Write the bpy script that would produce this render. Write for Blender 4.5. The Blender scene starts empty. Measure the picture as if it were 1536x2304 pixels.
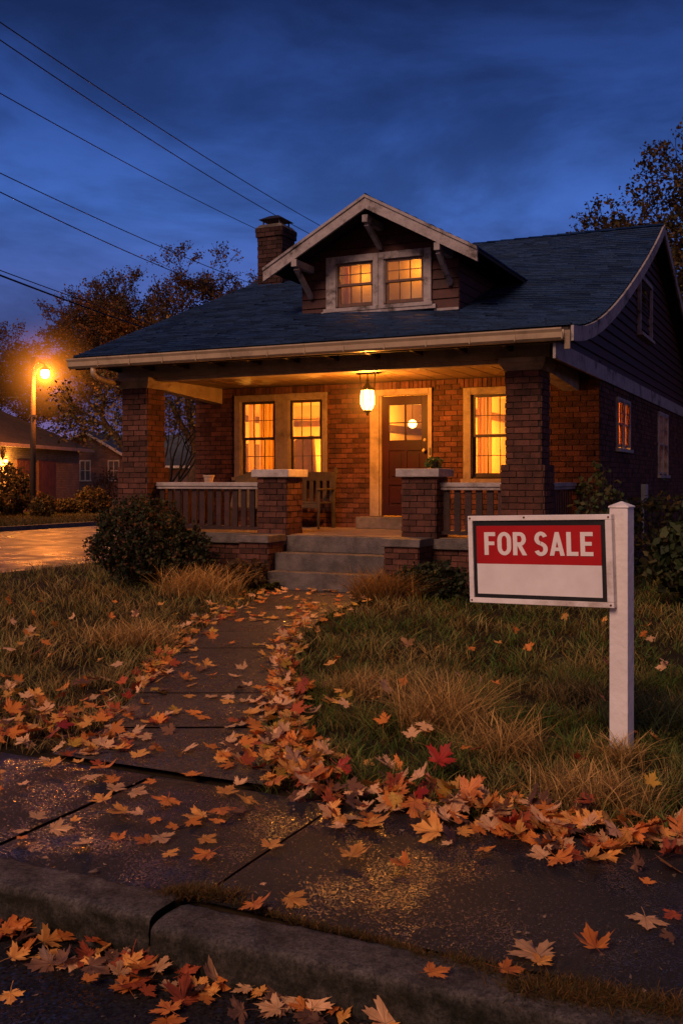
import bpy, math, random
import numpy as np
from mathutils import Vector, Matrix, Euler, noise as mnoise
R = random.Random(7)
NR = np.random.default_rng(11)
sc = bpy.context.scene
COL = sc.collection
rad = math.radians

# ------------------------------------------------------------------ frames
YAW = math.atan2(-.4267, .9044)          # heading of the bungalow's facade
HX, HY = 0.0, 14.35                      # porch front centre on the ground
CU, SU = math.cos(YAW), math.sin(YAW)
def H(u, v, z=0.0):                      # bungalow coordinates to world
    return Vector((HX + CU*u - SU*v, HY + SU*u + CU*v, z))
def toH(x, y):
    dx, dy = x-HX, y-HY
    return CU*dx + SU*dy, -SU*dx + CU*dy
F = 2278.0
def gp(px, py, z=0.0):                   # point of the ground at a sight line
    Y = (1.5 - z)*F/(py - 1080.0)
    return Vector(((px-768.0)/F*Y, Y, z))

# ------------------------------------------------------------------ mesh building
class MB:
    def __init__(s):
        s.v = []; s.f = []; s.m = []; s.r = []; s.mi = 0; s.rv = None
    def add(s, vs, fs, r=None):
        b = len(s.v); s.v.extend([tuple(p) for p in vs])
        rr = r if r is not None else (s.rv if s.rv is not None else R.random())
        for f in fs:
            s.f.append(tuple(b+i for i in f)); s.m.append(s.mi); s.r.append(rr)
        return s
    def hexa(s, p, r=None):
        return s.add(p, [(0,3,2,1),(4,5,6,7),(0,1,5,4),(1,2,6,5),(2,3,7,6),(3,0,4,7)], r)
    def box(s, x0, x1, y0, y1, z0, z1, r=None):
        if x1 < x0: x0, x1 = x1, x0
        if y1 < y0: y0, y1 = y1, y0
        if z1 < z0: z0, z1 = z1, z0
        return s.hexa([(x0,y0,z0),(x1,y0,z0),(x1,y1,z0),(x0,y1,z0),(x0,y0,z1),(x1,y0,z1),(x1,y1,z1),(x0,y1,z1)], r)
    def bar(s, a, b, w, h, up=(0,0,1), r=None):
        a = Vector(a); b = Vector(b); d = (b-a).normalized()
        side = d.cross(Vector(up))
        if side.length < 1e-4: side = Vector((1,0,0))
        side.normalize(); u2 = side.cross(d).normalized()
        sw, sh = side*w/2, u2*h/2
        return s.hexa([a-sw-sh, a+sw-sh, b+sw-sh, b-sw-sh, a-sw+sh, a+sw+sh, b+sw+sh, b-sw+sh], r)
    def tube(s, pts, rads, n=6, cap=True, r=None):
        pts = [Vector(p) for p in pts]
        if not hasattr(rads, '__len__'): rads = [rads]*len(pts)
        vs = []; fs = []
        prev = None
        for i, p in enumerate(pts):
            d = (pts[min(i+1, len(pts)-1)] - pts[max(i-1, 0)])
            d = d.normalized() if d.length > 1e-9 else Vector((0,0,1))
            ref = prev if prev is not None else (Vector((1,0,0)) if abs(d.x) < .8 else Vector((0,1,0)))
            a = (ref - d*ref.dot(d)).normalized(); prev = a
            b = d.cross(a)
            for k in range(n):
                t = 2*math.pi*k/n
                vs.append(p + (a*math.cos(t) + b*math.sin(t))*rads[i])
        for i in range(len(pts)-1):
            for k in range(n):
                fs.append((i*n+k, i*n+(k+1)%n, (i+1)*n+(k+1)%n, (i+1)*n+k))
        if cap:
            fs.append(tuple(range(n-1, -1, -1))); fs.append(tuple((len(pts)-1)*n+k for k in range(n)))
        return s.add(vs, fs, r)
    def lathe(s, prof, n=16, c=(0,0,0), r=None):
        vs = []; fs = []
        for (rr, z) in prof:
            for k in range(n):
                t = 2*math.pi*k/n
                vs.append((c[0]+rr*math.cos(t), c[1]+rr*math.sin(t), c[2]+z))
        for i in range(len(prof)-1):
            for k in range(n):
                fs.append((i*n+k, i*n+(k+1)%n, (i+1)*n+(k+1)%n, (i+1)*n+k))
        fs.append(tuple(range(n-1, -1, -1))); fs.append(tuple((len(prof)-1)*n+k for k in range(n)))
        return s.add(vs, fs, r)
    def build(s, name, mats, parent=None, smooth=False, bevel=0, label=None):
        me = bpy.data.meshes.new(name)
        me.from_pydata(s.v, [], s.f)
        if not isinstance(mats, (list, tuple)): mats = [mats]
        for m in mats: me.materials.append(m)
        if len(mats) > 1: me.polygons.foreach_set('material_index', s.m)
        at = me.attributes.new('rnd', 'FLOAT', 'FACE')
        at.data.foreach_set('value', s.r)
        if smooth: me.polygons.foreach_set('use_smooth', [True]*len(s.f))
        me.update()
        o = bpy.data.objects.new(name, me); COL.objects.link(o)
        if parent is not None: o.parent = parent
        if bevel:
            b = o.modifiers.new('bevel', 'BEVEL'); b.width = bevel; b.segments = 2; b.limit_method = 'ANGLE'
        if label: o['label'] = label
        return o
def tag(o, label=None, cat=None, group=None, kind=None):
    if label: o['label'] = label
    if cat: o['category'] = cat
    if group: o['group'] = group
    if kind: o['kind'] = kind
    return o
def empty(name, loc=(0,0,0), rz=0.0, label=None, cat=None, group=None):
    o = bpy.data.objects.new(name, None); COL.objects.link(o)
    o.location = loc; o.rotation_euler = (0, 0, rz); o.empty_display_size = .2
    return tag(o, label, cat, group)
def hthing(name, u, v, z, label, cat, group=None, rz=0.0):
    return empty(name, H(u, v, z), YAW+rz, label, cat, group)

# ------------------------------------------------------------------ materials
def nt(name):
    m = bpy.data.materials.new(name); m.use_nodes = True
    t = m.node_tree; t.nodes.clear()
    out = t.nodes.new('ShaderNodeOutputMaterial')
    return m, t, out
def N(t, kind, **kw):
    n = t.nodes.new(kind)
    for k, v in kw.items():
        if k in n.inputs: n.inputs[k].default_value = v
        else: setattr(n, k, v)
    return n
def c4(c): return (c[0], c[1], c[2], 1.0)
def surf(name, c1, c2=None, scale=6.0, rough=.7, rnd=.35, bump=.15, bscale=40.0, spec=.4, c3=None, stain=0.0, emis=None, rough2=None):
    """noise-mottled paint, wood, brick, stone ... c3/stain = dirt colour in large blotches"""
    m, t, out = nt(name); L = t.links.new
    c2 = c2 or tuple(x*.6 for x in c1)
    tc = N(t, 'ShaderNodeTexCoord')
    n1 = N(t, 'ShaderNodeTexNoise', Scale=scale, Detail=6.0, Roughness=.65)
    L(tc.outputs['Object'], n1.inputs['Vector'])
    cr = N(t, 'ShaderNodeMapRange'); cr.inputs['From Min'].default_value = .35; cr.inputs['From Max'].default_value = .65
    L(n1.outputs['Fac'], cr.inputs['Value'])
    mx = N(t, 'ShaderNodeMix', data_type='RGBA'); mx.inputs[6].default_value = c4(c1); mx.inputs[7].default_value = c4(c2)
    L(cr.outputs[0], mx.inputs[0])
    col = mx.outputs[2]
    if stain:
        n3 = N(t, 'ShaderNodeTexNoise', Scale=scale*.3, Detail=8.0, Roughness=.7)
        L(tc.outputs['Object'], n3.inputs['Vector'])
        r3 = N(t, 'ShaderNodeMapRange'); r3.inputs['From Min'].default_value = .52; r3.inputs['From Max'].default_value = .66; r3.inputs['To Max'].default_value = stain
        L(n3.outputs['Fac'], r3.inputs['Value'])
        m3 = N(t, 'ShaderNodeMix', data_type='RGBA'); m3.inputs[7].default_value = c4(c3 or (.03,.02,.015))
        L(r3.outputs[0], m3.inputs[0]); L(col, m3.inputs[6]); col = m3.outputs[2]
    at = N(t, 'ShaderNodeAttribute', attribute_name='rnd')
    ma = N(t, 'ShaderNodeMapRange'); ma.inputs['To Min'].default_value = 1-rnd; ma.inputs['To Max'].default_value = 1+rnd
    L(at.outputs['Fac'], ma.inputs['Value'])
    mm = N(t, 'ShaderNodeMix', data_type='RGBA', blend_type='MULTIPLY'); mm.inputs[0].default_value = 1.0
    L(col, mm.inputs[6]); L(ma.outputs[0], mm.inputs[7])
    p = N(t, 'ShaderNodeBsdfPrincipled')
    p.inputs['Roughness'].default_value = rough
    p.inputs['Specular IOR Level'].default_value = spec
    L(mm.outputs[2], p.inputs['Base Color'])
    if rough2 is not None:
        rr = N(t, 'ShaderNodeMapRange'); rr.inputs['To Min'].default_value = rough; rr.inputs['To Max'].default_value = rough2
        rr.inputs['From Min'].default_value = .3; rr.inputs['From Max'].default_value = .7
        L(n1.outputs['Fac'], rr.inputs['Value']); L(rr.outputs[0], p.inputs['Roughness'])
    if bump:
        n2 = N(t, 'ShaderNodeTexNoise', Scale=bscale, Detail=4.0)
        L(tc.outputs['Object'], n2.inputs['Vector'])
        b = N(t, 'ShaderNodeBump', Strength=bump, Distance=.02)
        L(n2.outputs['Fac'], b.inputs['Height']); L(b.outputs[0], p.inputs['Normal'])
    if emis:
        p.inputs['Emission Color'].default_value = c4(emis[0]); p.inputs['Emission Strength'].default_value = emis[1]
    L(p.outputs[0], out.inputs[0])
    return m
def emit(name, col, s, trans=0.0):
    m, t, out = nt(name); L = t.links.new
    e = N(t, 'ShaderNodeEmission', Strength=s); e.inputs['Color'].default_value = c4(col)
    if trans:
        tr = N(t, 'ShaderNodeBsdfTransparent'); mx = N(t, 'ShaderNodeMixShader'); mx.inputs[0].default_value = trans
        L(e.outputs[0], mx.inputs[1]); L(tr.outputs[0], mx.inputs[2]); L(mx.outputs[0], out.inputs[0])
    else: L(e.outputs[0], out.inputs[0])
    return m
def glass(name, tint=(1,1,1), refl=.08, rough=.03):
    m, t, out = nt(name); L = t.links.new
    tr = N(t, 'ShaderNodeBsdfTransparent'); tr.inputs[0].default_value = c4(tint)
    g = N(t, 'ShaderNodeBsdfGlossy', Roughness=rough)
    mx = N(t, 'ShaderNodeMixShader'); mx.inputs[0].default_value = refl
    L(tr.outputs[0], mx.inputs[1]); L(g.outputs[0], mx.inputs[2]); L(mx.outputs[0], out.inputs[0])
    return m
def leafmat(name, attr='gcol', trans=.25, rough=.65, spec=.25):
    """foliage coloured by a per-face colour attribute, with some light through the leaf"""
    m, t, out = nt(name); L = t.links.new
    at = N(t, 'ShaderNodeAttribute', attribute_name=attr)
    p = N(t, 'ShaderNodeBsdfPrincipled', Roughness=rough); p.inputs['Specular IOR Level'].default_value = spec
    L(at.outputs['Color'], p.inputs['Base Color'])
    tl = N(t, 'ShaderNodeBsdfTranslucent'); L(at.outputs['Color'], tl.inputs[0])
    mx = N(t, 'ShaderNodeMixShader'); mx.inputs[0].default_value = trans
    L(p.outputs[0], mx.inputs[1]); L(tl.outputs[0], mx.inputs[2]); L(mx.outputs[0], out.inputs[0])
    return m
def wet(name, c1, c2, rlo, rhi, bump, bscale, dist=.01, scale=1.2, spec=.5, fleck=None):
    """wet paving: blotches, grain, damp sheen and gritty relief"""
    m, t, out = nt(name); L = t.links.new
    tc = N(t, 'ShaderNodeTexCoord')
    n1 = N(t, 'ShaderNodeTexNoise', Scale=scale, Detail=8.0, Roughness=.7); L(tc.outputs['Object'], n1.inputs['Vector'])
    r1 = N(t, 'ShaderNodeMapRange'); r1.inputs['From Min'].default_value = .35; r1.inputs['From Max'].default_value = .68
    L(n1.outputs['Fac'], r1.inputs['Value'])
    mx = N(t, 'ShaderNodeMix', data_type='RGBA'); mx.inputs[6].default_value = c4(c1); mx.inputs[7].default_value = c4(c2); L(r1.outputs[0], mx.inputs[0])
    n4 = N(t, 'ShaderNodeTexNoise', Scale=90.0, Detail=3.0, Roughness=.8); L(tc.outputs['Object'], n4.inputs['Vector'])
    r4 = N(t, 'ShaderNodeMapRange'); r4.inputs['From Min'].default_value = .3; r4.inputs['From Max'].default_value = .7; r4.inputs['To Min'].default_value = .55; r4.inputs['To Max'].default_value = 1.5
    L(n4.outputs['Fac'], r4.inputs['Value'])
    mm = N(t, 'ShaderNodeMix', data_type='RGBA', blend_type='MULTIPLY'); mm.inputs[0].default_value = 1.0
    L(mx.outputs[2], mm.inputs[6]); L(r4.outputs[0], mm.inputs[7])
    p = N(t, 'ShaderNodeBsdfPrincipled'); p.inputs['Specular IOR Level'].default_value = spec
    L(mm.outputs[2], p.inputs['Base Color'])
    n3 = N(t, 'ShaderNodeTexNoise', Scale=scale*1.7, Detail=5.0); L(tc.outputs['Object'], n3.inputs['Vector'])
    rr = N(t, 'ShaderNodeMapRange'); rr.inputs['From Min'].default_value = .38; rr.inputs['From Max'].default_value = .6
    rr.inputs['To Min'].default_value = rlo; rr.inputs['To Max'].default_value = rhi
    L(n3.outputs['Fac'], rr.inputs['Value']); L(rr.outputs[0], p.inputs['Roughness'])
    vo = N(t, 'ShaderNodeTexVoronoi', Scale=bscale); L(tc.outputs['Object'], vo.inputs['Vector'])
    n2 = N(t, 'ShaderNodeTexNoise', Scale=bscale*.8, Detail=5.0, Roughness=.7); L(tc.outputs['Object'], n2.inputs['Vector'])
    ad = N(t, 'ShaderNodeMath', operation='ADD'); L(vo.outputs['Distance'], ad.inputs[0]); L(n2.outputs['Fac'], ad.inputs[1])
    b = N(t, 'ShaderNodeBump', Strength=bump, Distance=dist); L(ad.outputs[0], b.inputs['Height']); L(b.outputs[0], p.inputs['Normal'])
    L(p.outputs[0], out.inputs[0])
    return m
def wetgrain(name, c1, c2, cell=130.0, tilt=.34, share=.62, scale=1.1, rough=.62, spec=.25):
    """paving whose exposed grains are wet: every grain is a tiny facet with a lean of its own"""
    m, t, out = nt(name); L = t.links.new
    tc = N(t, 'ShaderNodeTexCoord'); ge = N(t, 'ShaderNodeNewGeometry')
    n1 = N(t, 'ShaderNodeTexNoise', Scale=scale, Detail=9.0, Roughness=.72); L(tc.outputs['Object'], n1.inputs['Vector'])
    r1 = N(t, 'ShaderNodeMapRange'); r1.inputs['From Min'].default_value = .36; r1.inputs['From Max'].default_value = .66; L(n1.outputs['Fac'], r1.inputs['Value'])
    mx = N(t, 'ShaderNodeMix', data_type='RGBA'); mx.inputs[6].default_value = c4(c1); mx.inputs[7].default_value = c4(c2); L(r1.outputs[0], mx.inputs[0])
    vo = N(t, 'ShaderNodeTexVoronoi', Scale=cell); L(tc.outputs['Object'], vo.inputs['Vector'])
    sc2 = N(t, 'ShaderNodeSeparateColor'); L(vo.outputs['Color'], sc2.inputs[0])
    r4 = N(t, 'ShaderNodeMapRange'); r4.inputs['To Min'].default_value = .7; r4.inputs['To Max'].default_value = 1.35; L(sc2.outputs[2], r4.inputs['Value'])
    mm = N(t, 'ShaderNodeMix', data_type='RGBA', blend_type='MULTIPLY'); mm.inputs[0].default_value = 1.0; L(mx.outputs[2], mm.inputs[6]); L(r4.outputs[0], mm.inputs[7])
    # crack-like dark hairlines
    v2 = N(t, 'ShaderNodeTexVoronoi', feature='DISTANCE_TO_EDGE', Scale=1.3); n5 = N(t, 'ShaderNodeTexNoise', Scale=5.0, Detail=6.0); L(tc.outputs['Object'], n5.inputs['Vector'])
    vm = N(t, 'ShaderNodeVectorMath', operation='MULTIPLY_ADD'); L(n5.outputs['Color'], vm.inputs[0]); vm.inputs[1].default_value = (.25,.25,.25); L(tc.outputs['Object'], vm.inputs[2]); L(vm.outputs[0], v2.inputs['Vector'])
    rc = N(t, 'ShaderNodeMapRange'); rc.inputs['From Max'].default_value = .006; rc.inputs['To Min'].default_value = .45; L(v2.outputs['Distance'], rc.inputs['Value'])
    m5 = N(t, 'ShaderNodeMix', data_type='RGBA', blend_type='MULTIPLY'); m5.inputs[0].default_value = 1.0; L(mm.outputs[2], m5.inputs[6]); L(rc.outputs[0], m5.inputs[7])
    p = N(t, 'ShaderNodeBsdfPrincipled'); L(m5.outputs[2], p.inputs['Base Color'])
    # grain normals
    sb = N(t, 'ShaderNodeVectorMath', operation='SUBTRACT'); L(vo.outputs['Color'], sb.inputs[0]); sb.inputs[1].default_value = (.5,.5,.5)
    sm = N(t, 'ShaderNodeVectorMath', operation='MULTIPLY_ADD'); L(sb.outputs[0], sm.inputs[0]); sm.inputs[1].default_value = (tilt*2,tilt*2,0); 
    n2 = N(t, 'ShaderNodeTexNoise', Scale=60.0, Detail=5.0, Roughness=.75); L(tc.outputs['Object'], n2.inputs['Vector'])
    b = N(t, 'ShaderNodeBump', Strength=.5, Distance=.005); L(n2.outputs['Fac'], b.inputs['Height'])
    L(b.outputs[0], sm.inputs[2]); nn = N(t, 'ShaderNodeVectorMath', operation='NORMALIZE'); L(sm.outputs[0], nn.inputs[0]); L(nn.outputs[0], p.inputs['Normal'])
    # which grains are wet, more of them where water stands
    n3 = N(t, 'ShaderNodeTexNoise', Scale=2.1, Detail=5.0); L(tc.outputs['Object'], n3.inputs['Vector'])
    th = N(t, 'ShaderNodeMapRange'); th.inputs['From Min'].default_value = .44; th.inputs['From Max'].default_value = .60; th.inputs['To Min'].default_value = .95; th.inputs['To Max'].default_value = 1-share; L(n3.outputs['Fac'], th.inputs['Value'])
    gt = N(t, 'ShaderNodeMath', operation='GREATER_THAN'); L(sc2.outputs[2], gt.inputs[0]); L(th.outputs[0], gt.inputs[1])
    rr = N(t, 'ShaderNodeMapRange'); rr.inputs['To Min'].default_value = rough; rr.inputs['To Max'].default_value = .15; L(gt.outputs[0], rr.inputs['Value']); L(rr.outputs[0], p.inputs['Roughness'])
    rs = N(t, 'ShaderNodeMapRange'); rs.inputs['To Min'].default_value = spec; rs.inputs['To Max'].default_value = 1.0; L(gt.outputs[0], rs.inputs['Value']); L(rs.outputs[0], p.inputs['Specular IOR Level'])
    L(p.outputs[0], out.inputs[0]); return m
def bricktex(name, c1, c2, mortar, mapping='XZ'):
    m, t, out = nt(name); L = t.links.new
    tc = N(t, 'ShaderNodeTexCoord'); sx = N(t, 'ShaderNodeSeparateXYZ'); cx = N(t, 'ShaderNodeCombineXYZ')
    L(tc.outputs['Object'], sx.inputs[0])
    ad = N(t, 'ShaderNodeMath', operation='ADD'); L(sx.outputs['X'], ad.inputs[0]); L(sx.outputs['Y'], ad.inputs[1])
    L(ad.outputs[0], cx.inputs['X']); L(sx.outputs['Z'], cx.inputs['Y'])
    b = N(t, 'ShaderNodeTexBrick', Scale=1.0); L(cx.outputs[0], b.inputs['Vector'])
    b.inputs['Brick Width'].default_value = .23; b.inputs['Row Height'].default_value = .09; b.inputs['Mortar Size'].default_value = .012
    b.inputs['Color1'].default_value = c4(c1); b.inputs['Color2'].default_value = c4(c2); b.inputs['Mortar'].default_value = c4(mortar)
    n = N(t, 'ShaderNodeTexNoise', Scale=1.5, Detail=5.0); L(tc.outputs['Object'], n.inputs['Vector'])
    r = N(t, 'ShaderNodeMapRange'); r.inputs['To Min'].default_value = .4; r.inputs['To Max'].default_value = 1.5; L(n.outputs['Fac'], r.inputs['Value'])
    mm = N(t, 'ShaderNodeMix', data_type='RGBA', blend_type='MULTIPLY'); mm.inputs[0].default_value = 1.0
    L(b.outputs['Color'], mm.inputs[6]); L(r.outputs[0], mm.inputs[7])
    p = N(t, 'ShaderNodeBsdfPrincipled', Roughness=.85); L(mm.outputs[2], p.inputs['Base Color'])
    bu = N(t, 'ShaderNodeBump', Strength=.5, Distance=.02); bu.invert = True
    L(b.outputs['Fac'], bu.inputs['Height']); L(bu.outputs[0], p.inputs['Normal'])
    L(p.outputs[0], out.inputs[0])
    return m

BRICK = surf('brick', (.135,.050,.033), (.075,.031,.022), 7, .85, .42, .6, 60, .25, (.022,.014,.011), .5)
BRICKD = surf('dark_brick', (.070,.032,.027), (.040,.020,.018), 7, .85, .4, .6, 60, .2, (.015,.011,.010), .6)  # darker tone of the brick, for the chimney
MORTAR = surf('mortar', (.045,.030,.024), (.025,.018,.014), 20, .9, .1, .4, 80, .2)
CREAM = surf('cream_paint', (.34,.25,.17), (.24,.17,.115), 6, .55, .08, .2, 30, .3, (.09,.06,.04), .7)
WHITEP = surf('weathered_white_paint', (.42,.37,.37), (.30,.26,.26), 9, .65, .08, .35, 22, .3, (.045,.032,.028), 1.0)
CAPST = surf('cast_stone', (.50,.43,.40), (.36,.30,.28), 8, .75, .1, .5, 50, .3, (.12,.09,.07), .6)
CONC = surf('step_concrete', (.175,.140,.125), (.085,.070,.064), 5, .7, .1, .6, 45, .35, (.05,.04,.03), .8)
FLOORC = surf('porch_floor_paint', (.34,.24,.15), (.24,.16,.10), 4, .5, .1, .2, 30, .4)
SASH = surf('dark_sash_paint', (.055,.032,.022), (.03,.018,.013), 12, .5, .15, .1, 50)
SASH2 = surf('brown_sash_paint', (.17,.085,.06), (.11,.055,.04), 12, .5, .15, .1, 50)
DOORM = surf('oxblood_door_paint', (.034,.0035,.003), (.022,.003,.0025), 4, .5, .1, .1, 40, .25)
BALU = surf('brown_board_paint', (.060,.022,.018), (.036,.014,.012), 8, .6, .3, .25, 40, .4, (.02,.012,.01), .7)
SIDING = surf('maroon_siding', (.075,.018,.013), (.045,.012,.010), 6, .65, .2, .3, 30, .4)
DARKW = surf('dark_timber', (.045,.027,.018), (.025,.015,.01), 8, .7, .2, .2, 30)
CEILM = surf('porch_ceiling_board', (.19,.115,.055), (.14,.085,.04), 4, .5, .08, .1, 30)
GUTT = surf('gutter_enamel', (.50,.37,.24), (.40,.29,.19), 4, .35, .05, .08, 20, .5, (.15,.10,.06), .5)
SHING = surf('slate_blue_shingle', (.008,.020,.054), (.003,.008,.022), 9, .5, .85, .3, 90, .6)
_p=[n for n in SHING.node_tree.nodes if n.type=='BSDF_PRINCIPLED'][0]; _p.inputs['Specular Tint'].default_value=(.28,.48,1,1)
SHINGD = surf('dark_shingle', (.020,.018,.022), (.010,.010,.013), 14, .8, .5, .6, 90, .3)
IRON = surf('black_iron', (.015,.013,.012), (.03,.02,.015), 20, .45, .1, .2, 60, .6)
BRASS = surf('worn_brass', (.55,.38,.15), (.35,.22,.08), 20, .35, .1, .1, 60, .8)
WALLI = surf('interior_plaster', (.78,.62,.36), (.70,.54,.30), 2, .9, .04, .05, 20, .1)
def cloth(name, c, tr):
    m, t, out = nt(name); L = t.links.new
    tc = N(t, 'ShaderNodeTexCoord'); n = N(t, 'ShaderNodeTexNoise', Scale=3.0, Detail=3.0); L(tc.outputs['Object'], n.inputs['Vector'])
    mx = N(t, 'ShaderNodeMix', data_type='RGBA'); mx.inputs[6].default_value = c4(c); mx.inputs[7].default_value = c4([x*.75 for x in c]); L(n.outputs['Fac'], mx.inputs[0])
    d = N(t, 'ShaderNodeBsdfDiffuse'); b = N(t, 'ShaderNodeBsdfTranslucent'); L(mx.outputs[2], d.inputs[0]); L(mx.outputs[2], b.inputs[0])
    ms = N(t, 'ShaderNodeMixShader'); ms.inputs[0].default_value = tr; L(d.outputs[0], ms.inputs[1]); L(b.outputs[0], ms.inputs[2]); L(ms.outputs[0], out.inputs[0]); return m
CURT = cloth('linen_curtain', (.85,.58,.26), .55)
ADDED_BLIND = cloth('added_blind_cloth', (.9,.62,.28), .7)
SOFA = surf('brown_upholstery', (.22,.13,.07), (.15,.09,.05), 6, .9, .1, .1, 30, .1)
PANE = glass('window_glass', (.98,.96,.92), .09)
PANED = glass('dark_window_glass', (.25,.25,.3), .45)
BENCHM = surf('weathered_teak', (.075,.05,.03), (.045,.032,.02), 10, .7, .2, .3, 40)
POTM = surf('pale_terracotta', (.48,.34,.24), (.38,.26,.18), 10, .8, .05, .2, 40)
SIGNW = surf('sign_white_paint', (.88,.82,.80), (.76,.69,.66), 5, .5, .03, .25, 25, .4, (.30,.20,.14), .75)
SIGNP = surf('sign_white_panel', (.86,.81,.80), (.76,.70,.68), 5, .45, .0, .03, 60, .4)
SIGNR = surf('sign_red_panel', (.50,.010,.012), (.40,.008,.010), 3, .4, .0, .03, 60, .4)
SIGNL = surf('sign_letter_white', (.88,.80,.78), (.82,.74,.71), 3, .5, .0, .02, 60, .4)
SIGNK = surf('sign_black_border', (.012,.012,.013), (.02,.02,.02), 8, .4, .0, .05, 60, .4)
BARK = surf('bark', (.055,.038,.028), (.025,.018,.014), 8, .9, .2, .6, 25, .2)
POLEM = surf('lamp_pole_wood', (.07,.045,.03), (.045,.03,.02), 5, .75, .1, .4, 20)
SIDEWALK = wetgrain('wet_sidewalk', (.031,.027,.026), (.012,.0105,.011), 170., .10, .6)
PATHM = wetgrain('damp_path_concrete', (.085,.060,.048), (.040,.029,.025), 90, .26, .45)
ASPHALT = wetgrain('wet_asphalt', (.022,.018,.018), (.011,.010,.011), 100, .4, .5)
ROADM = wet('wet_side_street', (.075,.060,.055), (.040,.033,.032), .26, .58, .8, 22, .02, .8, .6)
KERBM = None
SOIL = surf('lawn_soil', (.040,.026,.014), (.022,.016,.009), 3, .95, .1, .8, 20, .1)
FARGRASS = surf('far_grass', (.07,.06,.018), (.04,.035,.012), .8, .95, .1, 1.0, 6, .1)
GRASSM = leafmat('grass_blades', trans=.3)
FOLM = leafmat('foliage', trans=.3)
ROOM_D = surf('dark_interior', (.02,.018,.015), rough=.9, bump=0)
CABLE = surf('cable_rubber', (.008,.008,.009), rough=.6, bump=0)

def kerbmat():
    m, t, out = nt('mossy_kerb_concrete'); L = t.links.new
    tc = N(t, 'ShaderNodeTexCoord'); ge = N(t, 'ShaderNodeNewGeometry'); sx = N(t, 'ShaderNodeSeparateXYZ')
    L(ge.outputs['Normal'], sx.inputs[0])
    n1 = N(t, 'ShaderNodeTexNoise', Scale=7.0, Detail=9.0, Roughness=.75); L(tc.outputs['Object'], n1.inputs['Vector'])
    cr = N(t, 'ShaderNodeValToRGB'); L(n1.outputs['Fac'], cr.inputs[0])
    cr.color_ramp.elements[0].position = .35; cr.color_ramp.elements[0].color = (.030,.024,.021,1)
    cr.color_ramp.elements[1].position = .68; cr.color_ramp.elements[1].color = (.23,.19,.17,1)
    n2 = N(t, 'ShaderNodeTexNoise', Scale=12.0, Detail=6.0, Roughness=.7); L(tc.outputs['Object'], n2.inputs['Vector'])
    # moss gathers on the upright face
    iv = N(t, 'ShaderNodeMath', operation='SUBTRACT'); iv.inputs[0].default_value = 1.0; L(sx.outputs['Z'], iv.inputs[1])
    ad = N(t, 'ShaderNodeMath', operation='MULTIPLY_ADD'); L(iv.outputs[0], ad.inputs[0]); ad.inputs[1].default_value = .55; L(n2.outputs['Fac'], ad.inputs[2])
    r = N(t, 'ShaderNodeMapRange'); r.inputs['From Min'].default_value = .60; r.inputs['From Max'].default_value = 1.15; L(ad.outputs[0], r.inputs['Value'])
    mx = N(t, 'ShaderNodeMix', data_type='RGBA'); mx.inputs[7].default_value = (.022,.020,.009,1)
    L(r.outputs[0], mx.inputs[0]); L(cr.outputs[0], mx.inputs[6])
    p = N(t, 'ShaderNodeBsdfPrincipled', Roughness=.75); p.inputs['Specular IOR Level'].default_value = .3
    n6 = N(t, 'ShaderNodeTexNoise', Scale=75.0, Detail=5.0, Roughness=.8); L(tc.outputs['Object'], n6.inputs['Vector'])
    r6 = N(t, 'ShaderNodeMapRange'); r6.inputs['From Min'].default_value = .35; r6.inputs['From Max'].default_value = .65; r6.inputs['To Min'].default_value = .35; r6.inputs['To Max'].default_value = 1.7; L(n6.outputs['Fac'], r6.inputs['Value'])
    m6 = N(t, 'ShaderNodeMix', data_type='RGBA', blend_type='MULTIPLY'); m6.inputs[0].default_value = 1.0; L(mx.outputs[2], m6.inputs[6]); L(r6.outputs[0], m6.inputs[7])
    L(m6.outputs[2], p.inputs['Base Color'])
    n3 = N(t, 'ShaderNodeTexNoise', Scale=32.0, Detail=9.0, Roughness=.8); L(tc.outputs['Object'], n3.inputs['Vector'])
    b = N(t, 'ShaderNodeBump', Strength=1.0, Distance=.03); L(n3.outputs['Fac'], b.inputs['Height']); L(b.outputs[0], p.inputs['Normal'])
    L(p.outputs[0], out.inputs[0]); return m
KERBM = kerbmat()

# ================================================================== SETTING
LAWN_V = -8.66      # front edge of the lawn
SW0 = -9.92         # back of kerb
KF = -10.13         # kerb face
ST = -.14           # street level
def hquad(mb, u0, u1, v0, v1, z, nu=1, nv=1, amp=0.0):
    vs = []; fs = []
    for j in range(nv+1):
        for i in range(nu+1):
            p = H(u0+(u1-u0)*i/nu, v0+(v1-v0)*j/nv, z)
            if amp: p.z += amp*mnoise.noise(Vector((p.x*2.5, p.y*2.5, 3.1)))
            vs.append(p)
    for j in range(nv):
        for i in range(nu):
            a = j*(nu+1)+i; fs.append((a, a+1, a+nu+2, a+nu+1))
    mb.add(vs, fs); return mb
m = MB(); m.add([(-900,-300,-.30),(900,-300,-.30),(900,1500,-.30),(-900,1500,-.30)], [(0,1,2,3)])
tag(m.build('ground', FARGRASS), kind='structure')
m = MB(); hquad(m, -80, 60, -22, KF+.02, ST, 140, 12)
tag(m.build('street', ASPHALT), kind='structure')
m = MB(); hquad(m, -17.3, -6.1, KF+.02, 200, ST+.004)
tag(m.build('side_street', ROADM), kind='structure')
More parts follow.
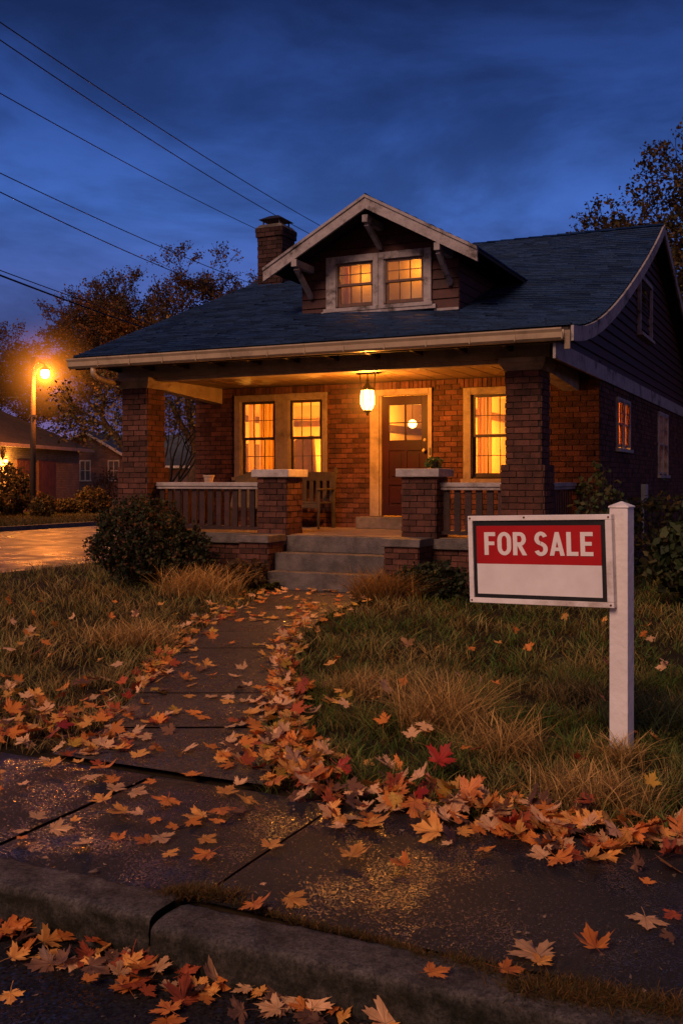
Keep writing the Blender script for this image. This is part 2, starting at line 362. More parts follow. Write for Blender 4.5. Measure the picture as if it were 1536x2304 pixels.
# lawn body of the lot (a thin raised slab of soil), leaving the path and pavement to lie on top
m = MB()
a = [H(-6.1,KF+.25,-.31), H(40,KF+.25,-.31), H(40,90,-.31), H(-6.1,90,-.31)]
b = [Vector((p.x,p.y,-.035)) for p in a]
m.hexa(a+b); tag(m.build('lawn', SOIL), kind='structure')
m = MB()
a = [H(-80,KF,-.31), H(-17.45,KF,-.31), H(-17.45,200,-.31), H(-80,200,-.31)]
b = [Vector((p.x,p.y,0)) for p in a]
m.hexa(a+b); tag(m.build('far_lawn', FARGRASS), kind='structure')
m = MB()
a = [H(-17.44,KF,-.31), H(-17.3,KF,-.31), H(-17.3,200,-.31), H(-17.44,200,-.31)]
b = [Vector((p.x,p.y,.012)) for p in a]
m.hexa(a+b); tag(m.build('far_kerb', CONC), kind='structure')

# pavement slabs, square to the kerb, with open joints
m = MB(); us = [-5.9]
while us[-1] < -1.0: us.append(us[-1]+1.04)
us = [3.05-1.04*k for k in range(9,-1,-1)] + [4.09, 7.4, 10.6, 13.8, 17]
for i in range(len(us)-1):
    g = .012
    u0, u1 = us[i]+g, us[i+1]-g
    dz = R.uniform(-.004,.004); tz = R.uniform(-.003,.003)
    nu = max(2, int((u1-u0)/.12)); nv = 10; base = len(m.v)
    vs = []; fs = []
    for j in range(nv+1):
        for k in range(nu+1):
            p = H(u0+(u1-u0)*k/nu, SW0+.012+(LAWN_V-.04-SW0-.012)*j/nv, 0)
            e = 1 if (k in (0,nu) or j in (0,nv)) else 0
            p.z = dz + tz*(k/nu-.5)*2 + .0035*mnoise.noise(Vector((p.x*2,p.y*2,0))) - .012*e
            vs.append(p)
    for j in range(nv):
        for k in range(nu):
            q = j*(nu+1)+k; fs.append((q,q+1,q+nu+2,q+nu+1))
    m.add(vs, fs)
tag(m.build('sidewalk', SIDEWALK, smooth=True), kind='structure')

# kerb blocks
def kerb_block(u0, u1, dv, dz, dr=0.0):
    nu = max(4, int((u1-u0)/.025)); prof = [(KF-.012,ST-.1),(KF-.004,ST+.02),(KF-.002,-.105),(KF,-.085),(KF+.002,-.06),(KF+.004,-.035),(KF+.008,-.014),(KF+.020,-.001),(KF+.06,.004),(KF+.11,.005),(SW0-.03,.004),(SW0-.008,.002),(SW0,-.02),(SW0,-.1)]
    vs = []; fs = []; n = len(prof)
    for i in range(nu+1):
        u = u0+(u1-u0)*i/nu
        e = min(i, nu-i)
        for (v, z) in prof:
            q = Vector((u*3, v*6, z*6+9))
            off = .007*mnoise.noise(q*7) + .009*mnoise.noise(q*2) + .008*mnoise.noise(q)
            rd = .007 if e == 0 else 0
            p = H(u, v+dv+dr*(u-u0)+off*(1 if z < -.01 else .2) + (rd if v < KF+.05 else -rd), z+dz+off*.7 - rd*(1 if z > -.05 else 0))
            vs.append(p)
    for i in range(nu):
        for k in range(n-1):
            a = i*n+k; fs.append((a, a+1, a+n+1, a+n))
    fs.append(tuple(range(n))); fs.append(tuple(nu*n+k for k in range(n-1,-1,-1)))
    mm = MB(); mm.add(vs, [tuple(reversed(f)) for f in fs])
    return tag(mm.build('kerb', KERBM, smooth=True), kind='structure')
kerb_block(-5.9, -1.6, .004, 0); kerb_block(-1.58, 1.42, -.004, .003); kerb_block(1.44, 4.045, .0, .004)
kerb_block(4.075, 6.9, -.035, -.006, .006); kerb_block(6.92, 10.4, -.02, 0); kerb_block(10.42, 16, 0, .003)

# garden path from the pavement to the steps: left and right edges by distance
PY = [5.25, 5.51, 6.1, 7.1, 8.14, 9.5, 10.7, 11.5, 12.5, 13.05, 13.75]
PL = [-1.75,-1.58,-1.44,-1.43,-1.42,-1.42,-1.34,-1.22,-1.10,-1.03,-.98]
PR = [-.36,-.42,-.45,-.46,-.46,-.38,-.25,-.08,.22,.34,.42]
def path_lr(y): return float(np.interp(y, PY, PL)), float(np.interp(y, PY, PR))
m = MB(); joints = [4.9, 6.12, 7.10, 8.02, 9.0, 9.98, 10.9, 11.75, 12.7, 13.85]
def lawn_front_y(x):   # world Y of the lawn's front edge at X
    # v = -SU*(x) + CU*(y-HY)
    return HY + (LAWN_V + SU*(x-HX))/CU
for i in range(len(joints)-1):
    y0, y1 = joints[i]+.008, joints[i+1]-.008; n = 8
    vs = []; fs = []; dz = R.uniform(-.004,.006); sl = R.uniform(-.02,.02)
    for j in range(n+1):
        y = y0+(y1-y0)*j/n; l, r = path_lr(y)
        for k in range(7):
            x = l+(r-l)*k/6; yy = y+sl*(k/6-.5)
            lf = lawn_front_y(x)+.02
            yy = max(yy, lf) if i == 0 else yy
            vs.append((x, yy, .004+dz+.003*mnoise.noise(Vector((x*3,yy*3,5)))))
    for j in range(n):
        for k in range(6):
            a = j*7+k; fs.append((a,a+1,a+8,a+7))
    m.add(vs, fs)
tag(m.build('path', PATHM, smooth=True), kind='structure')

# ================================================================== THE BUNGALOW
house = empty('brick_house', (HX, HY, 0), YAW, 'brick craftsman bungalow with lit windows, deep porch and blue-grey shingle roof', 'house')
Z0 = .70    # porch floor
WV = 2.4    # front wall
WU0, WU1 = -4.03, 3.135

def bricks(mb, o, ax, nr, W, z0, z1, holes=(), pitch=.082, blen=.215, mort=.012, prot=.018, seed=0, ends=True, soldier=()):
    """lay single bricks proud of a plane; o origin, ax along, nr outward (horizontal)"""
    rr = random.Random(seed); ax = Vector(ax); nr = Vector(nr); o = Vector(o)
    mb.mi = 0
    nrow = int(round((z1-z0)/pitch)); ph = (z1-z0)/nrow
    def one(a, b, za, zb):
        if b-a < .025: return
        p = prot*rr.uniform(.45, 1.15)
        pts = []
        for (x, d, z) in ((a,-.002,za),(b,-.002,za),(b,p,za),(a,p,za),(a,-.002,zb),(b,-.002,zb),(b,p,zb),(a,p,zb)):
            jx = rr.uniform(-.0015,.0015); q = o + ax*(x+jx) + nr*d; pts.append((q.x, q.y, z+rr.uniform(-.0015,.0015)))
        # orientation-safe faces
        mb.add(pts, [(3,2,6,7),(0,1,2,3),(4,7,6,5),(0,3,7,4),(1,5,6,2)], min(1, max(0, rr.gauss(.5,.25))) if rr.random() > .1 else rr.choice((0.0,.05,1.0)))
    for i in range(nrow):
        za, zb = z0+i*ph+mort/2, z0+(i+1)*ph-mort/2; zc = (za+zb)/2
        x = -blen*(.5 if i % 2 else 0) + rr.uniform(-.01,.01)
        blocks = [(h[0],h[1]) for h in holes if h[2] < zc < h[3]] + [(s[0],s[1]) for s in soldier if s[2] < zc < s[3]]
        while x < W:
            a, b = x+mort/2, x+blen-mort/2
            a = max(a, 0 if ends else mort/2); b = min(b, W)
            segs = [(a,b)]
            for (h0,h1) in blocks:
                ns = []
                for (p,q) in segs:
                    if q <= h0 or p >= h1: ns.append((p,q)); continue
                    if p < h0: ns.append((p,h0))
                    if q > h1: ns.append((h1,q))
                segs = ns
            for (p,q) in segs: one(p, q, za, zb)
            x += blen
    for (s0,s1,za,zb) in soldier:
        x = s0
        while x < s1-.03:
            one(x+.004, min(x+.072, s1)-.004, za+.005, zb-.005); x += .075
def wall_back(mb, o, ax, nr, W, z0, z1, th, holes=()):
    """solid mortar-coloured wall behind the bricks, open at the holes"""
    ax = Vector(ax); nr = Vector(nr); o = Vector(o); mb.mi = 1
    xs = sorted({0, W, *[h[0] for h in holes], *[h[1] for h in holes]})
    for i in range(len(xs)-1):
        a, b = xs[i], xs[i+1]; c = (a+b)/2
        hz = sorted((h[2],h[3]) for h in holes if h[0] < c < h[1])
        z = z0
        for (p,q) in hz+[(z1,z1)]:
            if p > z:
                pts = []
                for zz in (z, p):
                    for (x,d) in ((a,-th),(b,-th),(b,0),(a,0)):
                        w = o+ax*x+nr*d; pts.append((w.x,w.y,zz))
                mb.hexa(pts, .5)
            z = max(z, q)
    mb.mi = 0

# ---- walls
FH = [(-3.12,-1.46,1.55,2.90), (-.43,.43,.70,2.90), (1.09,1.90,1.55,2.88)]
m = MB()
holes = [(a-WU0,b-WU0,c,d) for (a,b,c,d) in FH]
wall_back(m, (WU0,WV,0), (1,0,0), (0,-1,0), WU1-WU0, .70, 3.3, .14, holes)
bricks(m, (WU0,WV,0), (1,0,0), (0,-1,0), WU1-WU0, .70, 3.11, [(-3.2-WU0,-1.39-WU0,1.50,2.98),(-.594-WU0,.5-WU0,.7,2.98),(1.0-WU0,1.99-WU0,1.50,2.96)], seed=3,
       soldier=[(-3.25-WU0,-1.34-WU0,2.985,3.11),(-.66-WU0,.56-WU0,2.985,3.11),(.95-WU0,2.05-WU0,2.965,3.11)])
m.build('front_wall', [BRICK, MORTAR], house)
SH = [(3.72,4.95,2.02,2.83),(8.36,9.75,1.60,2.88)]   # side windows (v0,v1,z0,z1)
m = MB()
hs = [(a-WV,b-WV,c,d) for (a,b,c,d) in SH]
wall_back(m, (WU1,WV,0), (0,1,0), (1,0,0), 12.8, -.02, 3.0, .14, hs)
bricks(m, (WU1,WV,0), (0,1,0), (1,0,0), 12.8, 0.0, 3.0, hs, seed=4)
m.build('side_wall', [BRICK, MORTAR], house)
m = MB()
m.mi = 1; m.box(WU0+.001, WU0+.14, WV+.142, 15.1, 0, 3.3); m.mi = 0
m.mi = 1; m.box(WU0+.15, WU1-.15, 15.0, 15.12, 0, 3.3); m.mi = 0
bricks(m, (WU0,15.1,0), (0,-1,0), (-1,0,0), 12.7, 0.0, 3.2, seed=5)
m.build('rear_wall', [BRICK, MORTAR], house)

# ---- porch base, floor
m = MB()
wall_back(m, (-3.86,.02,0), (1,0,0), (0,-1,0), 6.78, -.02, .56, .2)
bricks(m, (-3.86,.02,0), (1,0,0), (0,-1,0), 6.78, 0, .56, seed=6)
wall_back(m, (2.92,.02,0), (0,1,0), (1,0,0), 2.38, -.02, .56, .2)
bricks(m, (2.92,.02,0), (0,1,0), (1,0,0), 2.38, 0, .56, seed=7)
wall_back(m, (-3.86,2.4,0), (0,-1,0), (-1,0,0), 2.38, -.02, .56, .2)
bricks(m, (-3.86,2.4,0), (0,-1,0), (-1,0,0), 2.38, 0, .56, seed=8)
m.build('porch_foundation', [BRICK, MORTAR], house)
m = MB(); m.box(-3.92, -.885, -.05, 2.38, .562, .70); m.box(.875, 2.97, -.05, 2.38, .562, .70); m.box(-.883,.873,.0,2.38,.562,.698)
m.build('porch_slab', CONC, house, bevel=.008)
m = MB(); m.box(-3.80, 2.88, .10, 2.385, .7005, .706)
m.build('porch_floor', FLOORC, house)
m = MB(); m.box(-.72,.62,2.06,2.385,.708,.90)
m.build('door_step', CONC, house, bevel=.01)
# ---- steps
def steps():
    m = MB()
    m.box(-.878,.868,-.36,-.002,-.05,.467)
    m.box(-.80,.868,-.71,-.362,-.05,.233)
    m.box(-.878,.868,-.014,-.001,.469,.696)
    return m.build('steps', CONC, house, bevel=.012)
steps()
# ---- cheek blocks beside the steps
def pier_brick(name, u0, u1, v0, v1, z0, z1, seed, parent=house, taper=None, bm=None):
    m = MB(); W = u1-u0; D = v1-v0
    if taper is None: taper = [(z0,z1,0.0)]
    for (za,zb,g) in taper:
        m.mi = 1; m.box(u0-g,u1+g,v0-g,v1+g,za,zb,.5); m.mi = 0
        bricks(m,(u0-g,v0-g,0),(1,0,0),(0,-1,0),W+2*g,za,zb,seed=seed,ends=True)
        bricks(m,(u1+g,v0-g,0),(0,1,0),(1,0,0),D+2*g,za,zb,seed=seed+1)
        bricks(m,(u1+g,v1+g,0),(-1,0,0),(0,1,0),W+2*g,za,zb,seed=seed+2)
        bricks(m,(u0-g,v1+g,0),(0,-1,0),(-1,0,0),D+2*g,za,zb,seed=seed+3)
        seed += 4
    return m.build(name, [bm or BRICK, MORTAR], parent)
for (u0,u1,s) in ((-1.35,-.90,20),(.89,1.36,30)):
    p = pier_brick('step_cheek', u0, u1, -.53, -.055, -.02, .61, s)
    m = MB(); m.box(u0-.04,u1+.04,-.58,-.053,.612,.72); m.build('cap', CAPST if 0 else CONC, p, bevel=.012)
# ---- short piers by the steps
for (u0,u1,s) in ((-1.36,-.886,40),(.927,1.408,50)):
    p = pier_brick('short_pier', u0, u1, .0, .47, .70, 1.54, s)
    m = MB(); m.box(u0-.075,u1+.075,-.075,.545,1.542,1.655); m.build('cap', CAPST, p, bevel=.010)
# ---- tall corner piers
for (u0,u1,s) in ((-3.807,-3.346,60),(2.393,2.849,80)):
    g = .055
    p = pier_brick('porch_pier', u0, u1, .0, .46, .70, 2.93, s, taper=[(.70,1.70,.05),(1.70,2.93,0.0)])
    m = MB()
    z = 2.932
    m.hexa([(u0-.02,-.02,z),(u1+.02,-.02,z),(u1+.02,.48,z),(u0-.02,.48,z),(u0-.085,-.085,z+.10),(u1+.085,-.085,z+.10),(u1+.085,.545,z+.10),(u0-.085,.545,z+.10)])
    m.box(u0-.085,u1+.085,-.085,.545,z+.101,z+.168)
    m.build('capital', CREAM, p, bevel=.006)
# ---- porch rails with board balusters
def rail(a0, a1, along='u', c=.23, n=11, skip=()):
    m = MB()
    def bx(mm, p0, p1, c0, c1, z0, z1):
        if along == 'u': mm.box(p0,p1,c+c0,c+c1,z0,z1)
        else: mm.box(c+c0,c+c1,p0,p1,z0,z1)
    bx(m, a0,a1,-.085,.085,1.405,1.465); bx(m, a0,a1,-.065,.065,1.362,1.403)
    r = m.build('porch_rail', CAPST, house, bevel=.008)
    m = MB(); bx(m, a0+.001,a1-.001,-.04,.04,.75,.80); m.build('bottom_rail', BALU, r)
    w = (a1-a0)/n
    for i in range(n):
        m = MB(); x = a0+w*(i+.5)
        bx(m, x-w*.29, x+w*.29, -.014+R.uniform(-.004,.004), .014, .802, 1.360)
        m.build('baluster', BALU, r)
rail(-3.29,-1.365,'u',.23,13)
rail(1.413,2.34,'u',.23,6)
rail(.47,2.37,'v',2.72,13)
rail(.47,2.37,'v',-3.62,11)
# ---- beams, ceiling
m = MB()
m.box(-3.95,2.96,.06,.36,3.102,3.30); m.box(-3.24,2.28,.10,.32,3.045,3.10)
m.build('porch_beam', CREAM, house, bevel=.006)
m = MB()
def tbeam(u0,u1):
    m.hexa([(u0,.52,2.96),(u1,.52,2.96),(u1,2.39,2.85),(u0,2.39,2.85),(u0,.52,3.12),(u1,.52,3.12),(u1,2.39,3.118),(u0,2.39,3.118)])
tbeam(2.60,2.84); m.build('side_beam', WHITEP, house, bevel=.006)
m = MB(); tbeam(-3.68,-3.46); m.build('side_beam', CREAM, house, bevel=.006)
m = MB(); m.box(-4.0,3.10,.365,2.385,3.122,3.16)
for k in range(18): m.box(-3.40+k*.33,-3.385+k*.33,.40,2.36,3.118,3.1215)
m.build('porch_ceiling', CEILM, house)
# rafter tails and small outlookers
m = MB()
for k in range(12):
    u = -3.9+k*.635
    m.hexa([(u-.025,-.56,3.235),(u+.025,-.56,3.235),(u+.025,.055,3.20),(u-.025,.055,3.20),(u-.025,-.56,3.30),(u+.025,-.56,3.30),(u+.025,.055,3.42),(u-.025,.055,3.42)])
m.build('rafter_tails', DARKW, house)

# ---- main roof: straight on one gable, bell-cast on the other
RU0, RU1 = -4.25, 3.38
RV = [-.62, 1.42, 2.75, 4.19, 5.37, 7.4]; RZ = [3.33, 3.755, 4.23, 4.82, 5.35, 6.38]
_c = np.polyfit(RV, RZ, 4)
def rz(u, v):
    t = min(1, max(0, (u-RU0)/(RU1-RU0)))**2.2
    if v > 7.4:
        vv = v; return 6.38 - .385*(vv-7.4)
    L_ = 3.33+(6.38-3.33)*(v+.62)/8.02
    R_ = float(np.polyval(_c, v)); R_ += (3.33-float(np.polyval(_c,-.62)))*(1-(v+.62)/8.02) + (6.38-float(np.polyval(_c,7.4)))*((v+.62)/8.02)
    return L_*(1-t)+R_*t
def shingles(mb, zf, u0f, u1f, v0, v1, n, nu, lift=.019, tab=.28):
    """overlapping courses with tabs of varying tone; u0f/u1f give the edges at a given v"""
    for j in range(n):
        va, vb = v0+(v1-v0)*j/n, v0+(v1-v0)*(j+1)/n
        u = u0f((va+vb)/2) - R.uniform(0,tab)
        ue = u1f((va+vb)/2)
        us_ = u0f((va+vb)/2)
        while u < ue-1e-6:
            un = u+tab*R.uniform(.75,1.25)
            a, b = max(u,us_), min(un,ue)
            if ue-b < .06: b = ue; un = ue
            if b-a > .004:
                l = lift*R.uniform(.7,1.5); sk = R.uniform(-.006,.006)*(1 if v1 > v0 else -1)
                dv = (vb-va)
                pa = [(a,va+sk,zf(a,va)+l),(b,va+sk,zf(b,va)+l),(b,vb+dv*.12,zf(b,vb+dv*.12)+.002),(a,vb+dv*.12,zf(a,vb+dv*.12)+.002),
                      (a,va+sk,zf(a,va)-.004),(b,va+sk,zf(b,va)-.004)]
                fs = [(0,1,2,3),(4,5,1,0)]
                if v1 < v0: fs = [(3,2,1,0),(0,1,5,4)]
                mb.add(pa, fs, R.random())
            u = un
m = MB()
rt = .004
def zf_main(u, v): return rz(u, v)+.07
shingles(m, zf_main, lambda v: RU0, lambda v: RU1, -.64, 7.34, 62, 0)
shingles(m, zf_main, lambda v: RU0, lambda v: RU1, 15.4, 7.46, 40, 0)
# deck and soffit
nv = 34; nu = 12
for (va_, vb_) in ((-.60,7.4),(7.4,15.38)):
    for j in range(nv):
        for i in range(nu):
            q = []
            for dz in (-.005,.062):
                for (du,dv) in ((0,0),(1,0),(1,1),(0,1)):
                    u = RU0+.01+(RU1-RU0-.02)*(i+du)/nu; v = va_+(vb_-va_)*(j+dv)/nv
                    q.append((u,v,rz(u,v)+dz))
            m.mi = 1; m.add(q, [(0,3,2,1),(4,5,6,7)]+([(0,1,5,4)] if j == 0 else [])+([(1,2,6,5)] if i == nu-1 else [])+([(3,0,4,7)] if i == 0 else []), .4); m.mi = 0
m.mi = 0
for k in range(26):   # ridge caps
    a = RU0+(RU1-RU0)*k/26; b = a+(RU1-RU0)/26+.02
    z = 6.38+.075
    m.add([(a,7.25,z-.045),(b,7.25,z-.055),(b,7.4,z+.012),(a,7.4,z+.026),(b,7.55,z-.055),(a,7.55,z-.045)], [(0,1,2,3),(3,2,4,5)], R.random())
roof = m.build('roof', [SHING, DARKW], house)
# gutter, fascia
m = MB()
gu0, gu1 = -4.29, 3.30
prof = [(-.625,3.205),(-.70,3.205),(-.735,3.235),(-.742,3.30),(-.765,3.335),(-.765,3.352),(-.745,3.352),(-.745,3.335),(-.715,3.24),(-.64,3.225),(-.625,3.345)]
for k in range(13):
    a = gu0+(gu1-gu0)*k/13; b = gu0+(gu1-gu0)*(k+1)/13-.004
    for i in range(len(prof)-1):
        p, q = prof[i], prof[i+1]
        m.add([(a,p[0],p[1]),(a,q[0],q[1]),(b,q[0],q[1]),(b,p[0],p[1])], [(0,1,2,3)], .4+.2*(k % 2))
    m.box(b-.004,b+.010,-.749,-.70,3.215,3.30,.0)
    m.add([(a,p_[0],p_[1]) for p_ in prof], [tuple(range(len(prof)))], .5); 
m.add([(gu1,p_[0],p_[1]) for p_ in prof], [tuple(range(len(prof)-1,-1,-1))], .5)
gut = m.build('gutter', GUTT, house)
m = MB(); m.tube([(-3.86,-.66,3.21),(-3.86,-.655,3.12),(-3.85,-.58,3.06),(-3.84,-.40,3.03),(-3.83,-.10,3.015)], .042, 10, r=.5)
m.build('downspout', GUTT, gut, smooth=True)
m = MB(); m.box(RU0+.02,RU1-.03,-.622,-.602,3.19,3.37); m.build('fascia', DARKW, house)
# rake boards
def rake(u, sgn, name, matl, v0=-.62, v1=7.4, h=.19, n=22):
    m = MB(); ua, ub = sorted((u, u+.035*sgn))
    vs_ = [v0+(v1-v0)*i/n for i in range(n+1)]
    for i in range(n):
        a, b = vs_[i], vs_[i+1]
        uc = u
        za, zb = rz(uc,a)+.06, rz(uc,b)+.06
        m.hexa([(ua,a,za-h),(ub,a,za-h),(ub,b,zb-h),(ua,b,zb-h),(ua,a,za),(ub,a,za),(ub,b,zb),(ua,b,zb)], .5)
    return m.build(name, matl, house)
rake(RU1, 1, 'rake_board', WHITEP); rake(RU1, 1, 'rake_board', WHITEP, 15.38, 7.42)
rake(RU0, -1, 'rake_board', DARKW, h=.12); rake(RU0, -1, 'rake_board', DARKW, 15.38, 7.42, h=.12)
m = MB(); m.box(3.31,3.378,-.66,-.625,3.10,3.33,.6); m.build('rake_return', CREAM, house)
# gable siding
m = MB(); z = 3.20
def vrange(z):
    v = -.55
    while v < 7.3 and rz(3.13, v) < z: v += .02
    return v, 7.4+(6.38-z)/.385
m.mi = 1
pv = [(-.55+i*.4) for i in range(21)]
poly = [(3.10,-.55,3.05)]+[(3.10,v,rz(3.13,v)-.01) for v in np.arange(-.5,7.4,.3)]+[(3.10,7.4,6.36)]+[(3.10,v,rz(3.13,v)-.01) for v in np.arange(7.7,15.3,.3)]+[(3.10,15.0,3.05)]
m.add(poly, [tuple(range(len(poly)))], .3); m.mi = 0
while z < 6.25:
    a, b = vrange(z+.13)
    if b-a > .2:
        m.hexa([(3.105,a,z),(3.148,a,z),(3.148,b,z),(3.105,b,z),(3.105,a,z+.16),(3.116,a,z+.16),(3.116,b,z+.16),(3.105,b,z+.16)])
    z += .158
m.build('gable_wall', [SIDING, DARKW], house)
m = MB()
poly = [(WU0-.02,WV,3.0)]+[(WU0-.02,v,rz(WU0,v)-.01) for v in np.arange(WV,15.1,.3)]+[(WU0-.02,15.1,3.0)]
m.add(poly, [tuple(range(len(poly)-1,-1,-1))], .3); m.build('gable_wall', SIDING, house)
m = MB(); m.box(3.155,3.19,-.60,15.0,3.0,3.22,.5); m.build('frieze_board', WHITEP, house)

# ---- windows: casing (window) > sash, pane, sill
def window(u0, u1, z0, z1, v, cas=.0, matc=CREAM, mats=SASH, low=2, up=2, cols=3, face='front', glassm=PANE, name='window', sillw=.06, casing=True, hung=True, casew=(.1,.1,.1), sashw=.045, flush=0.0, added_blind=None):
    """a double-hung sash in the plane v (front) or u=v (side)"""
    def bx(mm, a0,a1,d0,d1,za,zb,r=None):   # d: depth outward (negative) to inward
        if face == 'front': mm.box(a0,a1,v+d0,v+d1,za,zb,r)
        else: mm.box(v-d1,v-d0,a0,a1,za,zb,r)
    m = MB(); l, r_, t = casew
    bx(m,u0-l,u0-.001,-.045,.02,z0-.03,z1+t); bx(m,u1+.001,u1+r_,-.045,.02,z0-.03,z1+t); bx(m,u0,u1,-.048,.02,z1+.001,z1+t)
    bx(m,u0-.002,u0+.014,-.02,.13,z0,z1); bx(m,u1-.014,u1+.002,-.02,.13,z0,z1)
    w = m.build(name, matc, house, bevel=.004)
    m = MB(); bx(m,u0-l-.03,u1+r_+.03,-.085,.10,z0-.09,z0-.032); m.build('sill', matc, w, bevel=.004)
    zm = (z0+z1)/2; s = sashw
    _bx = bx
    def bx(mm, a0,a1,d0,d1,za,zb,r=None): _bx(mm,a0,a1,d0-flush,d1-flush,za,zb,r)
    if added_blind:  # translucent sheet added so the side windows glow from the room lamps
        m = MB(); _bx(m,u0+.016,u1-.016,.030,.032,z0+added_blind*(z1-z0),z1-.01); m.build('added_blind', ADDED_BLIND, w)
    a, b = u0+.015, u1-.015
    m = MB()
    # upper sash outside, lower sash inside
    for (za,zb,d,rows,nc) in ((zm-.02,z1-.001,.0,up,cols),(z0,zm+.018,.032,low,cols)):
        bx(m,a,a+s,d,d+.03,za,zb); bx(m,b-s,b,d,d+.03,za,zb); bx(m,a+s,b-s,d,d+.03,zb-s,zb); bx(m,a+s,b-s,d,d+.03,za,za+s*(1.3 if d else .9))
        for k in range(1,nc):
            x = a+s+(b-a-2*s)*k/nc; bx(m,x-.006,x+.006,d+.004,d+.024,za+s,zb-s)
        for k in range(1,rows):
            zz = za+s+(zb-za-2*s)*k/rows; bx(m,a+s,b-s,d+.006,d+.022,zz-.006,zz+.006)
    m.build('sash', mats, w)
    m = MB()
    bx(m,a+s-.005,b-s+.005,.013,.016,zm+.01,z1-s+.005); bx(m,a+s-.005,b-s+.005,.045,.048,z0+s,zm-.01)
    m.build('pane', glassm, w)
    return w
window(-3.08,-2.38,1.58,2.87,WV,casew=(.12,.13,.11))
window(-2.12,-1.48,1.58,2.87,WV,casew=(.13,.09,.115))
window(1.14,1.86,1.55,2.85,WV,casew=(.125,.12,.11))
window(3.78,4.30,2.05,2.80,WU1,face='side',matc=WHITEP,mats=SASH2,casew=(.05,.05,.05),cols=2,low=1,flush=.04,sashw=.03,added_blind=.02)
window(4.40,4.90,2.05,2.80,WU1,face='side',matc=WHITEP,mats=SASH2,casew=(.045,.05,.05),cols=2,low=1,flush=.04,sashw=.03,added_blind=.02)
window(8.42,9.02,1.63,2.85,WU1,face='side',matc=WHITEP,mats=WHITEP,casew=(.05,.05,.05),cols=2,flush=.04,sashw=.03,added_blind=.35)
window(9.11,9.70,1.63,2.85,WU1,face='side',matc=WHITEP,mats=WHITEP,casew=(.04,.05,.05),cols=2,flush=.04,sashw=.03,added_blind=.35)
# gable window, dark
window(5.98,7.3,4.22,5.18,3.152,face='side',matc=WHITEP,mats=DARKW,glassm=PANED,casew=(.08,.08,.08),cols=2,low=1,up=1)

# ---- door
m = MB()
m.box(-.594,-.432,WV-.05,WV+.02,.905,2.985); m.box(.432,.49,WV-.05,WV+.02,.905,2.985); m.box(-.431,.431,WV-.052,WV+.02,2.885,2.985)
m.box(-.431,-.405,WV-.01,WV+.13,.905,2.884); m.box(.405,.431,WV-.01,WV+.13,.905,2.884)
dc = m.build('door_frame', CREAM, house, bevel=.004)
m = MB(); gx0,gx1,gz0,gz1 = -.285,.285,2.15,2.73
D0, D1 = WV+.03, WV+.075
m.box(-.404,gx0,D0,D1,.915,2.875); m.box(gx1,.404,D0,D1,.915,2.875); m.box(gx0,gx1,D0,D1,gz1,2.875); m.box(gx0,gx1,D0,D1,1.98,gz0)
m.box(gx0,gx1,D0+.02,D1-.003,.915,1.98)
m.box(gx0,gx1,D0,D0+.02,.915,1.08); m.box(-.03,.03,D0,D0+.02,1.08,1.98); m.box(gx0,-.03,D0,D0+.02,1.42,1.52); m.box(.03,gx1,D0,D0+.02,1.42,1.52)
for (a,b) in ((gx0+.04,-.07),(.07,gx1-.04)):
    m.box(a,b,D0+.006,D0+.02,1.56,1.94); m.box(a,b,D0+.006,D0+.02,1.12,1.38)
m.box(-.012,.012,D0,D1-.01,gz0,gz1); m.box(gx0,gx1,D0+.002,D1-.012,2.43,2.446)
dr = m.build('front_door', DOORM, house, bevel=.003)
m = MB(); m.box(gx0,gx1,D0+.02,D0+.024,gz0,gz1); m.build('pane', PANE, dr)
m = MB(); m.lathe([(.012,0),(.012,.03),(.028,.04),(.032,.055),(.02,.07),(.0,.072)],12); 
kn = m.build('knob', BRASS, dr, smooth=True); kn.location = (.345,D0-.003,1.98); kn.rotation_euler = (rad(90),0,0)
m = MB(); m.lathe([(.026,0),(.028,.008),(.02,.016),(.0,.018)],12)
kn = m.build('deadbolt', BRASS, dr, smooth=True); kn.location = (.345,D0-.003,2.15); kn.rotation_euler = (rad(90),0,0)
m = MB(); m.box(.45,.475,WV-.062,WV-.051,1.90,2.02); m.build('doorbell', IRON, dc)

# ---- dormer
DU0, DU1, DC = -1.40, 1.20, -.04
DV = 1.55
m = MB()
def dz_at(u): return 5.70-.52*abs(u-DC)      # underside of dormer roof
DW = [(-.80,-.16,4.24,4.92),(.02,.68,4.24,4.92)]
# front wall in columns, open at the windows
us_ = sorted({DU0,DU1,DC,*[x for w in DW for x in w[:2]]})
m.mi = 1
for i in range(len(us_)-1):
    a,b = us_[i],us_[i+1]; c=(a+b)/2
    parts = [(3.6,None)]
    for w in DW:
        if w[0] < c < w[1]: parts = [(3.6,w[2]),(w[3],None)]
    for (za,zb) in parts:
        ta, tb = (dz_at(a),dz_at(b)) if zb is None else (zb,zb)
        m.hexa([(a,DV,za),(b,DV,za),(b,DV+.1,za),(a,DV+.1,za),(a,DV,ta),(b,DV,tb),(b,DV+.1,tb),(a,DV+.1,ta)],.4)
m.mi = 0
z = 4.10
while z < 5.6:
    for (a,b) in ((DU0-.02,-.98),(.81,DU1+.02)) if z < 5.0 else ((DU0-.02,DU1+.02),):
        top = z+.145
        hw = (5.70-top)/.52
        a2, b2 = max(a,DC-hw), min(b,DC+hw)
        if b2-a2 > .03: m.hexa([(a2,DV-.034,z),(b2,DV-.034,z),(b2,DV-.001,z),(a2,DV-.001,z),(a2,DV-.010,top),(b2,DV-.010,top),(b2,DV-.001,top),(a2,DV-.001,top)])
    z += .15
